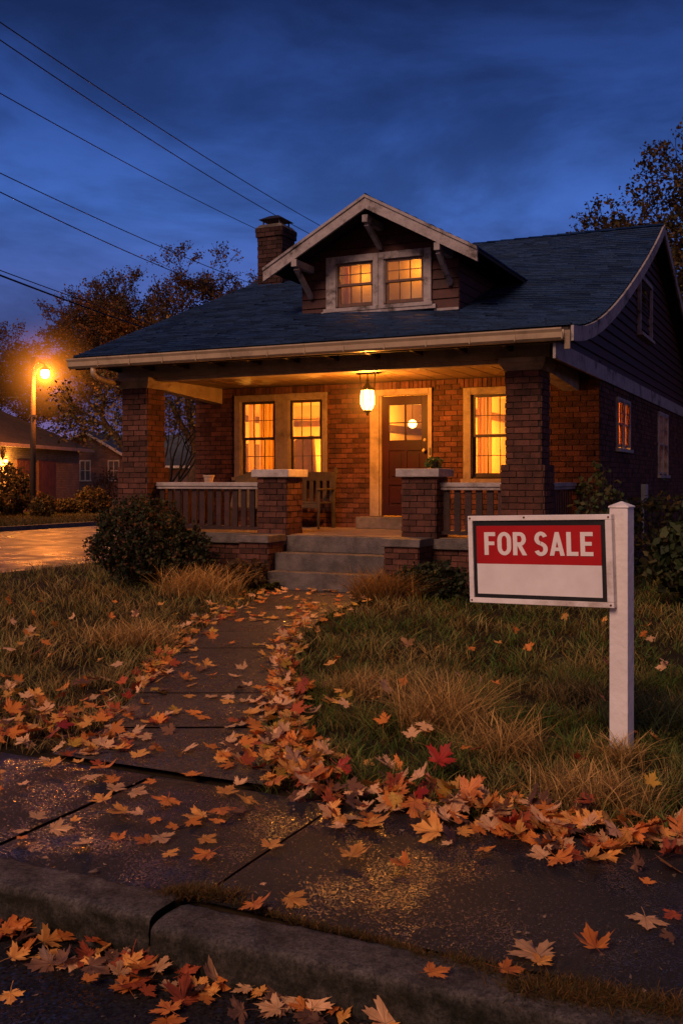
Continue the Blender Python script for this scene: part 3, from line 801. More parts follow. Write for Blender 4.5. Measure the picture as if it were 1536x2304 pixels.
for (u,s) in ((DU0,-1),(DU1,1)):
    z = 3.9
    m.mi = 1; m.box(u, u+.02*-s, DV+.1, 4.6, 3.6, 5.0, .3); m.mi = 0
    while z < 5.0:
        a0,a1 = (u-.03,u) if s < 0 else (u,u+.03)
        m.box(a0,a1,DV+.0,4.6,z,z+.138); z += .15
dorm = m.build('dormer', [SIDING, DARKW], house)
m = MB(); m.box(DU0-.03,-1.0,DV-.05,DV-.036,4.06,4.09); m.box(.84,DU1+.03,DV-.05,DV-.036,4.06,4.10); m.box(-1.04,.88,DV-.10,DV-.002,4.10,4.165)
m.build('sill_board', WHITEP, dorm, bevel=.003)
# dormer casing + sashes
for i,(a,b,c,d) in enumerate(DW):
    w = window(a,b,c,d,DV-.03,matc=WHITEP,mats=SASH2,casew=((.17,.09,.11) if i == 0 else (.085,.12,.11)),low=1,up=2,cols=3,name='dormer_window',sashw=.04)
# dormer roof
DF = .95
def zd(u, v): return 5.755-.545*abs(u-DC)
def back_v(u):
    z = zd(u,0); v = 2.0
    while v < 7.3 and rz(u,v)+.07 < z: v += .05
    return v+.12
m = MB()
for s in (-1,1):
    n = 13
    for j in range(n):
        d0, d1 = 1.74*(1-j/n), 1.74*(1-(j+1)/n)
        ua, ub = DC+s*d0, DC+s*d1
        v = DF-.03; e = back_v(ua)
        while v < e:
            vn = min(v+R.uniform(.18,.34), e); l = R.uniform(.012,.022)
            za, zb = zd(ua,0)+l+.03, zd(ub,0)+.03
            q = [(ua,v,za),(ua,vn,za),(ub-s*.01,vn,zb),(ub-s*.01,v,zb),(ua,v,za-.02),(ua,vn,za-.02),(ub,v,zb-.02)]
            m.add(q, [(0,1,2,3),(0,4,5,1),(0,3,6,4)] if s < 0 else [(3,2,1,0),(1,5,4,0),(4,6,3,0)], R.random())
            v = vn
    # deck
    m.mi = 1
    k = 6
    for i in range(k):
        ua, ub = DC+s*1.72*i/k, DC+s*1.72*(i+1)/k
        m.hexa([(ua,DF,zd(ua,0)-.03),(ub,DF,zd(ub,0)-.03),(ub,back_v(ub),zd(ub,0)-.03),(ua,back_v(ua),zd(ua,0)-.03),
                (ua,DF,zd(ua,0)+.028),(ub,DF,zd(ub,0)+.028),(ub,back_v(ub),zd(ub,0)+.028),(ua,back_v(ua),zd(ua,0)+.028)], .3)
    m.mi = 0
m.add([(DC-.12,DF-.04,5.755-.03),(DC-.12,6.2,5.755-.03),(DC,6.2,5.80+.01),(DC,DF-.04,5.80+.01),(DC+.12,6.2,5.755-.03),(DC+.12,DF-.04,5.755-.03)], [(0,3,2,1),(3,5,4,2)], .4)
m.build('dormer_roof', [SHING, DARKW], dorm)
for s in (-1,1):
    m = MB(); u1_ = DC+s*1.75
    zt0, zt1 = 5.755+.02, 5.755-.545*1.75+.02; h = .20
    a0, a1 = (DC, u1_)
    pts = [(a0,DF-.05,zt0-h),(a1,DF-.05,zt1-h),(a1,DF-.005,zt1-h),(a0,DF-.005,zt0-h),(a0,DF-.05,zt0),(a1,DF-.05,zt1),(a1,DF-.005,zt1),(a0,DF-.005,zt0)]
    m.hexa(pts, .5)
    # slim crown strip
    m.hexa([(a0,DF-.072,zt0-.035),(a1,DF-.072,zt1-.035),(a1,DF-.052,zt1-.035),(a0,DF-.052,zt0-.035),(a0,DF-.072,zt0+.012),(a1,DF-.072,zt1+.012),(a1,DF-.052,zt1+.012),(a0,DF-.052,zt0+.012)], .3)
    m.build('barge_board', WHITEP, dorm, bevel=.003)
for (u, z) in ((-1.24,4.90),(1.10,4.93),(DC,5.46)):
    m = MB(); m.box(u-.045,u+.045,DF-.055,DV-.04,z-.09,z+.02); 
    d = .38 if abs(u-DC) > .2 else .26
    m.bar((u,DF+.02,z-.10),(u,DV-.05,z-.10-d),.07,.075,up=(0,0,1))
    m.build('bracket', WHITEP, dorm, bevel=.004)
# ---- chimney
cu0,cu1,cv0,cv1 = -3.98,-3.46,4.55,5.10
ch = pier_brick('chimney', cu0,cu1,cv0,cv1, 4.9, 6.55, 200, taper=[(4.9,6.32,0.0),(6.32,6.50,.03)], bm=BRICKD)
m = MB(); m.hexa([(cu0-.04,cv0-.04,6.502),(cu1+.04,cv0-.04,6.502),(cu1+.04,cv1+.04,6.502),(cu0-.04,cv1+.04,6.502),(cu0+.03,cv0+.03,6.58),(cu1-.03,cv0+.03,6.58),(cu1-.03,cv1-.03,6.58),(cu0+.03,cv1-.03,6.58)])
m.build('crown', CONC, ch)
m = MB()
for (a,b) in ((cu0+.08,cv0+.08),(cu1-.08,cv0+.08),(cu0+.08,cv1-.08),(cu1-.08,cv1-.08)): m.box(a-.012,a+.012,b-.012,b+.012,6.56,6.68)
cx,cy = (cu0+cu1)/2,(cv0+cv1)/2
m.add([(cu0-.0,cv0-.0,6.68),(cu1+.0,cv0-.0,6.68),(cu1+.0,cv1,6.68),(cu0,cv1,6.68),(cx-.1,cy-.1,6.78),(cx+.1,cy-.1,6.78),(cx+.1,cy+.1,6.78),(cx-.1,cy+.1,6.78)],[(0,3,2,1),(4,5,6,7),(0,1,5,4),(1,2,6,5),(2,3,7,6),(3,0,4,7)])
m.build('rain_cap', IRON, ch)
# meter box and dark pipe on the side wall
m = MB(); m.box(3.15,3.25,6.2,6.42,1.12,1.42); m.box(3.15,3.19,6.28,6.33,.3,1.12); m.build('meter_box', surf('grey_enamel',(.32,.33,.36),rough=.5), house, bevel=.01)
# ---- rooms
def room(u0,u1,v0,v1,z0,z1,name='interior_room', matl=None):
    m = MB()
    m.add([(u0,v0,z0),(u1,v0,z0),(u1,v1,z0),(u0,v1,z0),(u0,v0,z1),(u1,v0,z1),(u1,v1,z1),(u0,v1,z1)],
          [(0,1,2,3),(4,7,6,5),(1,5,6,2),(2,6,7,3),(3,7,4,0)], .5)
    # openings' side (the street wall) is the front wall itself
    return m.build(name, matl or WALLI, house)
room(-3.88,-.76,WV+.145,6.0,.72,3.05)
room(-.74,.74,WV+.145,6.0,.72,3.05)
m = MB()
u0,u1,v0,v1,z0,z1 = .76,2.99,WV+.145,6.4,.72,3.0
m.add([(u0,v0,z0),(u1,v0,z0),(u1,v1,z0),(u0,v1,z0),(u0,v0,z1),(u1,v0,z1),(u1,v1,z1),(u0,v1,z1)],[(0,1,2,3),(4,7,6,5),(2,6,7,3),(3,7,4,0)],.5)
m.build('interior_room', WALLI, house)
m = MB(); u0,u1,v0,v1,z0,z1 = .76,2.99,7.2,11,.72,3.0
m.add([(u0,v0,z0),(u1,v0,z0),(u1,v1,z0),(u0,v1,z0),(u0,v0,z1),(u1,v0,z1),(u1,v1,z1),(u0,v1,z1)],[(0,1,2,3),(4,7,6,5),(0,4,5,1),(2,6,7,3),(3,7,4,0)],.5)
m.build('interior_room', WALLI, house)
room(-1.25,1.08,DV+.105,2.08,4.1,5.02)
m = MB(); m.box(-3.87,-.77,5.93,5.99,2.62,2.74); m.box(-3.875,-3.80,2.7,5.9,2.62,2.74); m.box(-.73,.73,5.9,5.99,1.9,2.02); m.box(-.735,-.68,2.7,5.9,2.35,2.47); m.box(-.735,-.69,2.7,5.9,2.12,2.17); m.box(.765,.83,2.7,6.3,2.58,2.70)
m.box(-3.2,-2.4,5.9,5.99,1.5,2.2); m.box(-3.875,-3.83,3.9,4.6,1.4,2.2)
m.build('interior_trim', surf('picture_rail_wood',(.16,.08,.03),rough=.6,bump=0), house)
LIGHTS = []
def plight(name, loc, power, col, radius=.06):
    l = bpy.data.lights.new(name, 'POINT'); l.energy = power; l.color = col; l.shadow_soft_size = radius
    o = bpy.data.objects.new(name, l); COL.objects.link(o); o.location = loc
    LIGHTS.append(o); return o
AMB = (1,.37,.04)
plight('living_room_light', H(-3.05,5.35,1.95), 90, AMB, .12); plight('living_room_light', H(-1.6,4.0,2.6), 130, AMB, .1)
plight('living_room_light', H(-3.45,3.3,2.2), 55, AMB, .1)
plight('hall_light', H(-.12,3.5,2.55), 60, AMB, .1)
plight('bedroom_light', H(1.9,4.3,2.2), 250, AMB, .1)
plight('back_room_light', H(1.9,9.4,1.3), 22, AMB, .1)
plight('attic_light', H(-.55,1.90,4.80), 4.2, AMB, .06); plight('attic_light', H(.40,1.88,4.84), 5.5, AMB, .06)
# ---- things inside: curtains, armchair, globe lamps
def curtain(u0,u1,v,z0,z1,folds,label,grp=None):
    n = folds*8; m = MB(); vs=[]; fs=[]
    for j in range(2):
        for i in range(n+1):
            t=i/n; vs.append(((u0+(u1-u0)*t)-(u0+u1)/2, .03*math.sin(t*folds*2*math.pi)+.008*math.sin(t*31), (z0,z1)[j]-z0))
    for i in range(n): fs.append((i,i+1,n+2+i,n+1+i))
    m.add(vs,fs,.5); o=m.build('curtain', CURT, None, smooth=True)
    o.location=H((u0+u1)/2,v,z0); o.rotation_euler=(0,0,YAW)
    return tag(o,label,'curtain',grp)
curtain(-3.06,-2.92,2.62,1.3,2.95,2,'narrow linen curtain at the outer edge of the left porch window')
curtain(-2.85,-2.55,2.64,1.3,2.95,4,'pleated linen curtain hanging in the middle of the left porch window')
curtain(1.16,1.40,2.64,1.3,2.95,4,'linen curtain behind the window near the corner pier, side nearer the door')
curtain(1.66,1.84,2.64,1.3,2.95,3,'linen curtain behind the window near the corner pier, side nearer the pier')
curtain(-.78,-.66,1.75,4.2,4.95,2,'short curtain at the edge of the attic dormer window')
t_ = hthing('armchair', -2.55,3.75,.72,'high-backed brown armchair seen through the right sash of the paired windows','armchair')
m = MB(); m.hexa([(-.22,.0,.4),(.26,.0,.4),(.26,.14,.4),(-.22,.14,.4),(-.22,-.02,1.52),(.2,-.02,1.62),(.2,.1,1.62),(-.22,.1,1.52)]); m.build('backrest',SOFA,t_,bevel=.05)
m = MB(); m.box(-.3,.3,.15,.75,.1,.45); m.build('seat',SOFA,t_,bevel=.04)
for sx in (-.36,.24): m=MB(); m.box(sx,sx+.12,.1,.75,.1,.65); m.build('armrest',SOFA,t_,bevel=.04)
GLOBE = emit('lit_globe', (1,.62,.2), 7)
def globe(u,v,z,label,r_=.07):
    g = hthing('pendant_lamp',u,v,z,label,'lamp')
    m=MB(); m.lathe([(r_*math.sin(a),r_*math.cos(a)) for a in np.linspace(math.pi-.05,.05,9)],14); m.build('globe',GLOBE,g,smooth=True)
    m=MB(); m.tube([(0,0,r_),(0,0,3.04-z)],.006,5); m.build('cord',IRON,g)
globe(-.17,3.2,2.46,'small lit globe lamp seen through the front door glass',.075)
globe(1.05,3.4,2.33,'round lit globe lamp inside the window near the corner pier',.075)

# ================================================================== PORCH THINGS
# lantern
LU, LV, LZ = -.03, .98, 3.117
lan = hthing('porch_lantern', LU, LV, LZ, 'lit glass porch lantern hanging on thin rods from the porch ceiling', 'lantern')
m = MB(); m.box(-.17,.17,-.05,.05,-.022,.0); m.build('ceiling_plate', IRON, lan, bevel=.004)
m = MB(); m.tube([(-.125,0,-.02),(-.108,0,-.26)],.007,6); m.tube([(.125,0,-.02),(.108,0,-.26)],.007,6); m.tube([(0,0,-.02),(0,0,-.13)],.009,6)
m.build('hanging_rods', IRON, lan)
m = MB(); m.lathe([(.012,-.10),(.03,-.12),(.02,-.14),(.035,-.17),(.055,-.20),(.09,-.225),(.108,-.25),(.112,-.262),(.104,-.268)],14); m.build('hood', IRON, lan, smooth=True)
LG = emit('lantern_glass', (1,.46,.10), 15.0, .5)
m = MB(); m.lathe([(.096,-.270),(.106,-.36),(.10,-.46),(.082,-.53),(.06,-.565)],14); m.build('glass', LG, lan, smooth=True)
m = MB()
for k in range(6):
    t=k*math.pi/3+.3; c,s_=math.cos(t),math.sin(t)
    m.tube([(c*.104,s_*.104,-.262),(c*.113,s_*.113,-.36),(c*.107,s_*.107,-.46),(c*.088,s_*.088,-.53),(c*.066,s_*.066,-.568)],.006,4)
m.lathe([(.068,-.566),(.07,-.578),(.04,-.595),(.018,-.61),(.024,-.625),(.008,-.65),(.0,-.655)],12)
m.build('cage', IRON, lan, smooth=True)
m=MB(); m.lathe([(.006,-.40),(.022,-.385),(.026,-.36),(.018,-.33),(.010,-.30)],12); m.build('bulb', emit('lantern_bulb',(1,.60,.2),120), lan, smooth=True)
plight('lantern_light', H(LU,LV,LZ-.46), 560, (1,.33,.035), .035)
# small sensor on the beam
t_ = hthing('motion_sensor', .62,.38,3.10,'small white sensor under the porch beam beside the lantern','sensor')
m=MB(); m.hexa([(-.03,-.03,-.02),(.04,-.03,-.045),(.04,.03,-.045),(-.03,.03,-.02),(-.05,-.035,.0),(.03,-.035,.0),(.03,.035,0),(-.05,.035,0)]); m.build('housing',CREAM,t_,bevel=.006)
# bench
t_ = hthing('porch_bench', -1.75,1.95,.706,'weathered wooden porch bench with slatted back below the paired windows','bench')
m=MB()
for k in range(4): m.box(-.55,.55,-.30+k*.13,-.19+k*.13,.41,.435)
m.box(-.55,.55,-.31,-.28,.34,.405); m.build('seat',BENCHM,t_,bevel=.004)
m=MB(); m.box(-.55,.55,.27,.30,.78,.93)
for k in range(9): m.box(-.52+k*.125,-.45+k*.125,.265,.285,.44,.78)
m.build('backrest',BENCHM,t_,bevel=.003)
for sx in (-.60,.56):
    m=MB(); m.tube([(sx,.27,0),(sx,.25,.40),(sx,.29,.75),(sx,.36,1.0)],.035,6); m.build('leg',BENCHM,t_)
    m=MB(); m.tube([(sx,-.30,0),(sx,-.29,.42),(sx,-.29,.63)],.024,6); m.build('leg',BENCHM,t_)
    m=MB(); m.box(sx-.035,sx+.035,-.33,.30,.63,.66); m.build('armrest',BENCHM,t_,bevel=.006)
# chair further along
t_ = hthing('porch_chair', -2.35,1.35,.706,'low weathered porch chair showing above the porch rail','chair',rz=.5)
m=MB(); m.hexa([(-.28,.1,.35),(.28,.1,.35),(.28,.15,.35),(-.28,.15,.35),(-.2,.34,.84),(.12,.34,.96),(.12,.38,.96),(-.2,.38,.84)]); m.build('backrest',BENCHM,t_,bevel=.01)
m=MB(); m.box(-.28,.28,-.4,.1,.33,.37); m.build('seat',BENCHM,t_,bevel=.01)
for (a,b) in ((-.25,-.37),(.25,-.37),(-.25,.12),(.25,.12)): m=MB(); m.box(a-.02,a+.02,b-.02,b+.02,0,.33); m.build('leg',BENCHM,t_)
# flower pot on the rail
t_ = hthing('flower_pot', -2.36,.23,1.466,'empty pale flower pot standing on the porch rail','flower pot')
m=MB(); m.lathe([(.062,0),(.078,.08),(.088,.085),(.09,.11),(.080,.11),(.07,.03),(0,.03)],18); m.build('pot',POTM,t_,smooth=False)

# ---------------- foliage helper
def faces_np(name, V, Fq, cols, matl, parent=None, attr='gcol', smooth=False):
    """V (n,3) vertices, Fq (m,k) faces, cols (m,3)"""
    me = bpy.data.meshes.new(name); k = Fq.shape[1]
    me.vertices.add(len(V)); me.vertices.foreach_set('co', V.astype(np.float32).ravel())
    me.loops.add(Fq.size); me.loops.foreach_set('vertex_index', Fq.astype(np.int32).ravel())
    me.polygons.add(len(Fq)); me.polygons.foreach_set('loop_start', np.arange(0, Fq.size, k, dtype=np.int32))
    try: me.polygons.foreach_set('loop_total', np.full(len(Fq), k, dtype=np.int32))
    except Exception: pass
    me.update(calc_edges=True)
    me.materials.append(matl)
    at = me.attributes.new(attr, 'FLOAT_COLOR', 'FACE')
    c = np.ones((len(Fq),4), dtype=np.float32); c[:,:3] = cols; at.data.foreach_set('color', c.ravel())
    o = bpy.data.objects.new(name, me); COL.objects.link(o)
    if parent is not None: o.parent = parent
    return o
def leaf_cards(P, size, pal, rg, jit=.35, flat=0.0, long=1.5):
    """diamond leaves at points P; pal list of colours"""
    n = len(P)
    d = rg.normal(size=(n,3)); d[:,2] *= (1-flat); d /= np.linalg.norm(d,axis=1)[:,None]
    e = rg.normal(size=(n,3)); e -= d*(e*d).sum(1)[:,None]; e /= np.linalg.norm(e,axis=1)[:,None]
    s = size*rg.uniform(1-jit,1+jit,size=(n,1))
    V = np.stack([P-d*s*long*.5, P+e*s*.5, P+d*s*long*.5, P-e*s*.5],1).reshape(-1,3)
    Fq = np.arange(n*4).reshape(n,4)
    pal = np.array(pal); c = pal[rg.integers(0,len(pal),n)]*rg.uniform(.6,1.35,size=(n,1))
    return V, Fq, c
# ---------------- trees
def tree(name, label, X, Y, h, seed, pal, nleaf, lsize, trunks=1, spread=.5, r0=.22, depth=6, clear=.25, group=None, z0=0.0, lean=(0,0), leafrad=.35, cat='tree', bare=False, droop=0.0):
    rr = random.Random(seed); rg = np.random.default_rng(seed)
    root = empty(name, (X,Y,z0), 0, label, cat, group)
    m = MB(); tips = []
    def grow(p, d, L, r_, lev):
        n = 4; pts=[p]; rs=[r_]
        for i in range(n):
            d = (d+Vector((rr.gauss(0,.13),rr.gauss(0,.13),rr.gauss(.03-droop*lev*.03,.09)))).normalized()
            p = p+d*L/n; pts.append(p); rs.append(max(.006*h/8, r_*(1-.35*(i+1)/n)))
            if lev >= depth-3: tips.append((p.copy(), lev))
        m.tube(pts, rs, 6 if lev < 2 else (4 if lev < 4 else 3), cap=False, r=.5)
        if lev >= depth: return
        k = 3 if rr.random() < .45 else 2
        if lev == 0: k = 4
        for i in range(k):
            ax = Vector((rr.gauss(0,1),rr.gauss(0,1),rr.gauss(0,.4))); ax = (ax-d*ax.dot(d)).normalized()
            ang = rr.uniform(.28,.75)*(.8+spread*.6)
            nd = (d*math.cos(ang)+ax*math.sin(ang)).normalized()
            grow(p, nd, L*rr.uniform(.66,.86), rs[-1]*rr.uniform(.62,.8), lev+1)
        if lev > 1 and rr.random() < .6:
            q = pts[2]; ax = Vector((rr.gauss(0,1),rr.gauss(0,1),.3)).normalized()
            grow(q, (d*.5+ax).normalized(), L*.55, rs[2]*.5, lev+2 if lev+2<=depth else depth)
    for k in range(trunks):
        a = 2*math.pi*k/max(1,trunks)+rr.random()
        d = Vector((lean[0]+(0 if trunks==1 else .28*math.cos(a)), lean[1]+(0 if trunks==1 else .28*math.sin(a)), 1)).normalized()
        grow(Vector((0 if trunks==1 else .2*math.cos(a),0 if trunks==1 else .2*math.sin(a),-.3)), d, h*clear, r0*(1 if trunks==1 else .7), 0)
    # scale the whole to the wanted height
    zt = max(v[2] for v in m.v); s = h/zt
    m.v = [(x*s,y*s,z*s) for (x,y,z) in m.v]
    m.build('trunk', BARK, root, smooth=True)
    if nleaf and not bare:
        T = np.array([[t.x,t.y,t.z] for t,_ in tips])*s
        # thin whole twigs so the sky shows through in clumps
        keep = rg.random(len(T)) < .8; T = T[keep]
        P = T[rg.integers(0,len(T),nleaf)] + rg.normal(size=(nleaf,3))*leafrad*np.array([1,1,.7])
        V,Fq,c = leaf_cards(P, lsize, pal, rg)
        faces_np('crown', V, Fq, c, FOLM, root)
    return root
AUT = [(.105,.062,.028),(.075,.045,.022),(.13,.08,.035),(.05,.036,.02),(.07,.036,.02)]
AUTG = [(.30,.15,.025),(.22,.12,.03),(.12,.10,.025),(.34,.19,.03),(.10,.06,.02)]
OLIVE = [(.10,.075,.02),(.14,.09,.02),(.07,.06,.02),(.17,.085,.02),(.05,.045,.018)]
OLIVED = [tuple(y*.62 for y in x) for x in OLIVE]
tree('autumn_tree','broad bare-limbed autumn tree with thin brown leaves behind the street lamp',-10.6,53,11.6,21,AUT,60000,.08,spread=.42,r0=.26,depth=8,clear=.20,leafrad=.13)
tree('autumn_tree','taller rust-leaved tree rising behind the bungalow chimney',-7.2,50,13.0,33,AUT,55000,.08,spread=.5,r0=.30,depth=8,clear=.24,leafrad=.13)
tree('autumn_tree','dark brown tree at the picture edge behind the lit garage',-19.5,56,9.8,5,AUT,16000,.09,spread=.7,r0=.26,depth=8,clear=.25,leafrad=.14)
tree('yard_tree','golden-leaved many-stemmed tree in the gap beside the left porch pier',-5.15,30,6.6,44,AUTG,8000,.07,trunks=3,spread=.25,r0=.16,depth=7,clear=.38,leafrad=.16)
tree('leafy_tree','tall olive and gold leaved tree beyond the right gable',12.7,36,13.0,57,OLIVED,90000,.095,spread=.75,r0=.34,depth=8,clear=.22,leafrad=.16)
tree('leafy_tree','dark leaning tree hanging over the far corner of the side wall',10.8,25.5,8.6,62,OLIVED,16000,.08,spread=.7,r0=.22,depth=8,clear=.3,leafrad=.14)
tree('bare_sapling','leafless thin tree with upright twigs above the roof ridge',8.2,40,10.4,71,AUT,0,.1,spread=.35,r0=.1,depth=6,clear=.35,bare=True)
# far wood line
rg = np.random.default_rng(77)
P = []
for k in range(60):
    cx = rg.uniform(-34,-3); cy = rg.uniform(82,100); cz = rg.uniform(1.0,3.4); r_=rg.uniform(1.0,2.4)
    P.append(rg.normal(size=(420,3))*np.array([r_,1.2,r_*.8])+np.array([cx,cy,cz]))
P = np.concatenate(P); P = P[P[:,2]>-.2]
V,Fq,c = leaf_cards(P,.30,[(.05,.03,.02),(.08,.05,.02),(.035,.03,.02)],rg)
tag(faces_np('distant_woods',V,Fq,c,FOLM),'low dark wood line far behind the neighbouring houses','woods',kind='stuff')

# ---------------- bushes
def bush(name,label,X,Y,rx,ry,h,n,ls,pal,seed,z0=0.0,cat='bush',group=None,hollow=.55,twigs=44,sparse=0.0):
    rg = np.random.default_rng(seed); rr = random.Random(seed)
    root = empty(name,(X,Y,z0),0,label,cat,group)
    m = MB()
    for k in range(twigs):
        a = rr.uniform(0,2*math.pi); e = rr.uniform(.15,1.0)
        q = Vector((rx*math.cos(a)*e, ry*math.sin(a)*e, h*rr.uniform(.65,1.12)*math.sqrt(max(.05,1-e*e*.6))))
        b = Vector((q.x*.15,q.y*.15,-.02)); mid = (b+q)/2+Vector((q.x*.2,q.y*.2,0))
        m.tube([b,mid,q],[.010,.007,.002],4,r=.5)
    m.build('stems',BARK,root)
    d = rg.normal(size=(n,3)); d/=np.linalg.norm(d,axis=1)[:,None]
    rad_ = rg.uniform(hollow,1.0,size=n)**.6
    lump = np.array([1+.45*mnoise.noise(Vector(v)*2.2+Vector((seed,0,0)))+.22*mnoise.noise(Vector(v)*5.5+Vector((0,seed,0))) for v in d.tolist()]) if True else 1
    P = d*(rad_*lump)[:,None]*np.array([rx,ry,h*.55])+np.array([0,0,h*.50])
    P = P[P[:,2]>.0]
    clump = np.array([mnoise.noise(Vector(p)*9.0) for p in P.tolist()])
    P = P[clump > -.18+sparse]
    V,Fq,c = leaf_cards(P,ls,pal,rg)
    faces_np('leaves',V,Fq,c,FOLM,root)
    return root
DKG = [(.030,.040,.018),(.045,.055,.02),(.02,.028,.014),(.06,.06,.022),(.035,.03,.015)]
DKR = DKG+[(.16,.07,.03)]
bush('evergreen_bush','big dark rounded bush with small leaves in front of the corner pier',-2.95,14.75,.70,.6,1.18,17000,.035,DKR,3)
bush('evergreen_bush','lower leafy mound spilling from the big dark bush toward the porch',-2.25,14.55,.42,.45,.80,5000,.034,DKR+[(.10,.08,.02)],4)
OR_ = [(.10,.07,.02),(.14,.08,.02),(.06,.055,.02),(.05,.035,.015)]
bush('garden_shrub','golden brown shrub at the picture edge beside the garage lamp',-13.9,42.3,1.0,.9,1.95,6000,.09,OR_,5)
bush('garden_shrub','low amber shrub between the garage doors and the grey gabled house',-11.2,45.5,.8,.8,1.1,3500,.08,OR_,6)
bush('garden_shrub','dark low shrub in front of the brown garage door',-12.3,45.2,.6,.5,.65,2000,.08,OR_,8)
bush('garden_shrub','bare twiggy shrub below the windows of the gabled house',-12.9,56,.9,.6,2.0,900,.08,[(.05,.03,.02)],9,twigs=60)
bush('garden_shrub','thin shrub against the foot of the street lamp',-11.9,40.6,.5,.5,.9,1500,.08,OR_,10)
# right side
BIGL = [(.045,.065,.022),(.07,.08,.03),(.03,.045,.018),(.09,.075,.03)]
bush('broadleaf_bush','big-leaved green bush behind the sign post at the lawn edge',4.45,12.2,.7,.6,1.10,3000,.085,BIGL,12)
bush('broadleaf_bush','shadowy big-leaved bush farther along the side wall',5.8,14.6,.9,.8,1.35,4200,.085,BIGL,13)
bush('side_weeds','tall straggly weeds under the side windows',5.2,16.2,.9,.7,1.25,2500,.06,OR_+DKG,14,twigs=60)
bush('rail_vine','climbing vine with small leaves on the side porch rail',3.55,14.0,.38,.35,1.62,1300,.055,BIGL,15,sparse=.1)
bush('side_weeds','dark weeds at the foot of the corner pier behind the sign',2.75,12.85,.5,.4,.9,1800,.05,DKG,16,twigs=30)
# planting by the steps
FERN = [(.10,.12,.025),(.07,.09,.02),(.13,.11,.03)]
def fern(name,label,X,Y,n,L,seed,pal,cat='plant'):
    rr = random.Random(seed); root = empty(name,(X,Y,0),0,label,cat)
    V=[];Fc=[];C=[]
    for k in range(n):
        a = rr.uniform(0,2*math.pi); l = L*rr.uniform(.6,1.1); up=rr.uniform(.5,1.1)
        d = Vector((math.cos(a),math.sin(a),0)); s = Vector((-d.y,d.x,0))
        for i in range(9):
            t=i/9; p = d*l*t*.8+Vector((0,0,l*(up*t-.75*t*t)+.02))
            w = .11*L/.4*math.sin(math.pi*min(1,t+.12))*.8+.01
            for sg in (-1,1):
                b=len(V); q=p+s*sg*w+d*.04
                V += [p,p+d*.028+Vector((0,0,.004)),q+Vector((0,0,rr.uniform(-.01,.01))),q-d*.012]
                Fc.append((b,b+1,b+2,b+3)); c=rr.choice(pal); f=rr.uniform(.7,1.3); C.append([x*f for x in c])
    faces_np('fronds',np.array([tuple(v) for v in V]),np.array(Fc),np.array(C),FOLM,root)
    return root
fern('fern_plant','bright green fern against the brick cheek left of the steps',-1.38,14.45,13,.48,1,FERN)
fern('fern_plant','smaller drooping fern at the corner of the lowest step',-1.02,13.9,9,.32,2,FERN)
fern('fern_plant','yellowing low fern between the dark bush and the brick cheek',-1.75,14.5,11,.36,3,[(.16,.10,.03),(.10,.09,.03)])
bush('low_perennial','brown withered perennial clump left of the lowest step',-1.38,13.95,.35,.28,.38,1300,.045,[(.10,.06,.025),(.14,.07,.02),(.06,.04,.02)],21,cat='plant')
bush('low_perennial','dark leafy clump against the foundation right of the steps',1.15,13.05,.45,.3,.42,2000,.045,DKG+[(.07,.075,.03)],22,cat='plant')
bush('low_perennial','dark ground plants below the slab beside the sign board',1.95,12.75,.5,.35,.40,1800,.045,DKG,23,cat='plant')
bush('cap_plant','small green plant sprouting on top of the right short pier',H(1.30,.28).x,H(1.30,.28).y,.13,.10,.15,260,.035,[(.08,.12,.03),(.05,.08,.02)],24,z0=1.655,cat='plant',twigs=12)

# ================================================================== NEIGHBOURS
G_BR = bricktex('tan_brick',(.42,.25,.13),(.30,.18,.09),(.2,.14,.09))
P_BR = bricktex('purple_brick',(.30,.17,.17),(.20,.12,.125),(.18,.15,.155))
DBR = surf('brown_plank_door',(.16,.055,.022),(.10,.035,.015),3,.6,.1,.3,12)
gd = Vector((1.4,10,0)).normalized(); gyaw = math.atan2(gd.y,gd.x)
g = empty('neighbour_house',(-15.2,45,0),gyaw,'low tan brick house with dark hip roof and two brown doors','house')
m = MB(); m.box(-14,9,0,9,-.1,3.02); m.build('wall',G_BR,g)
m = MB(); e=.55
A=[(-14-e,-e,3.10),(9+e,-e,3.10),(9+e,9+e,3.10),(-14-e,9+e,3.10)]; B=[(-9.5,4.5,5.9),(4.5,4.5,5.9)]
m.add(A+B,[(0,3,2,1),(0,1,5,4),(1,2,5),(2,3,4,5),(3,0,4)]); m.build('roof',surf('brown_shingle',(.055,.036,.030),(.03,.02,.018),1.5,.85,.1,1.0,9),g)
m = MB(); m.box(-14-e,9+e,-e-.1,-e-.002,2.98,3.14); m.box(9+e+.002,9+e+.1,-e,9+e,2.98,3.14); m.build('gutter',GUTT,g)
for (a,b) in ((1.6,3.0),(3.9,5.9)):
    m = MB(); m.box(a,b,-.06,-.002,.35,2.45); 
    for k in range(5): m.box(a+(b-a)*k/5+.02,a+(b-a)*(k+1)/5-.02,-.075,-.062,.42,2.38)
    m.build('door',DBR,g)
m = MB(); m.box(3.7,6.3,-1.2,-.01,-.05,.30); m.build('door_step',CONC,g)
wl = empty('wall_lamp', Vector((-15.2,45,0))+gd*1.0*.2, gyaw,'small lit wall lamp on the tan brick house','lamp')
wl.location = Vector((-15.2,45,2.35)) + gd*(.35) + Vector((gd.y,-gd.x,0))*.15
m = MB(); m.lathe([(.06*math.sin(a),.06*math.cos(a)) for a in np.linspace(3.1,.05,7)],10); m.build('bulb',emit('wall_lamp_glow',(1,.6,.15),40),wl,smooth=True)
m = MB(); m.lathe([(.12,.05),(.05,.12),(.01,.14)],10); m.build('shade',IRON,wl)
plight('wall_lamp_light', Vector(wl.location)+Vector((gd.y,-gd.x,0))*.12-Vector((0,0,.1)), 320, (1,.45,.08), .08)

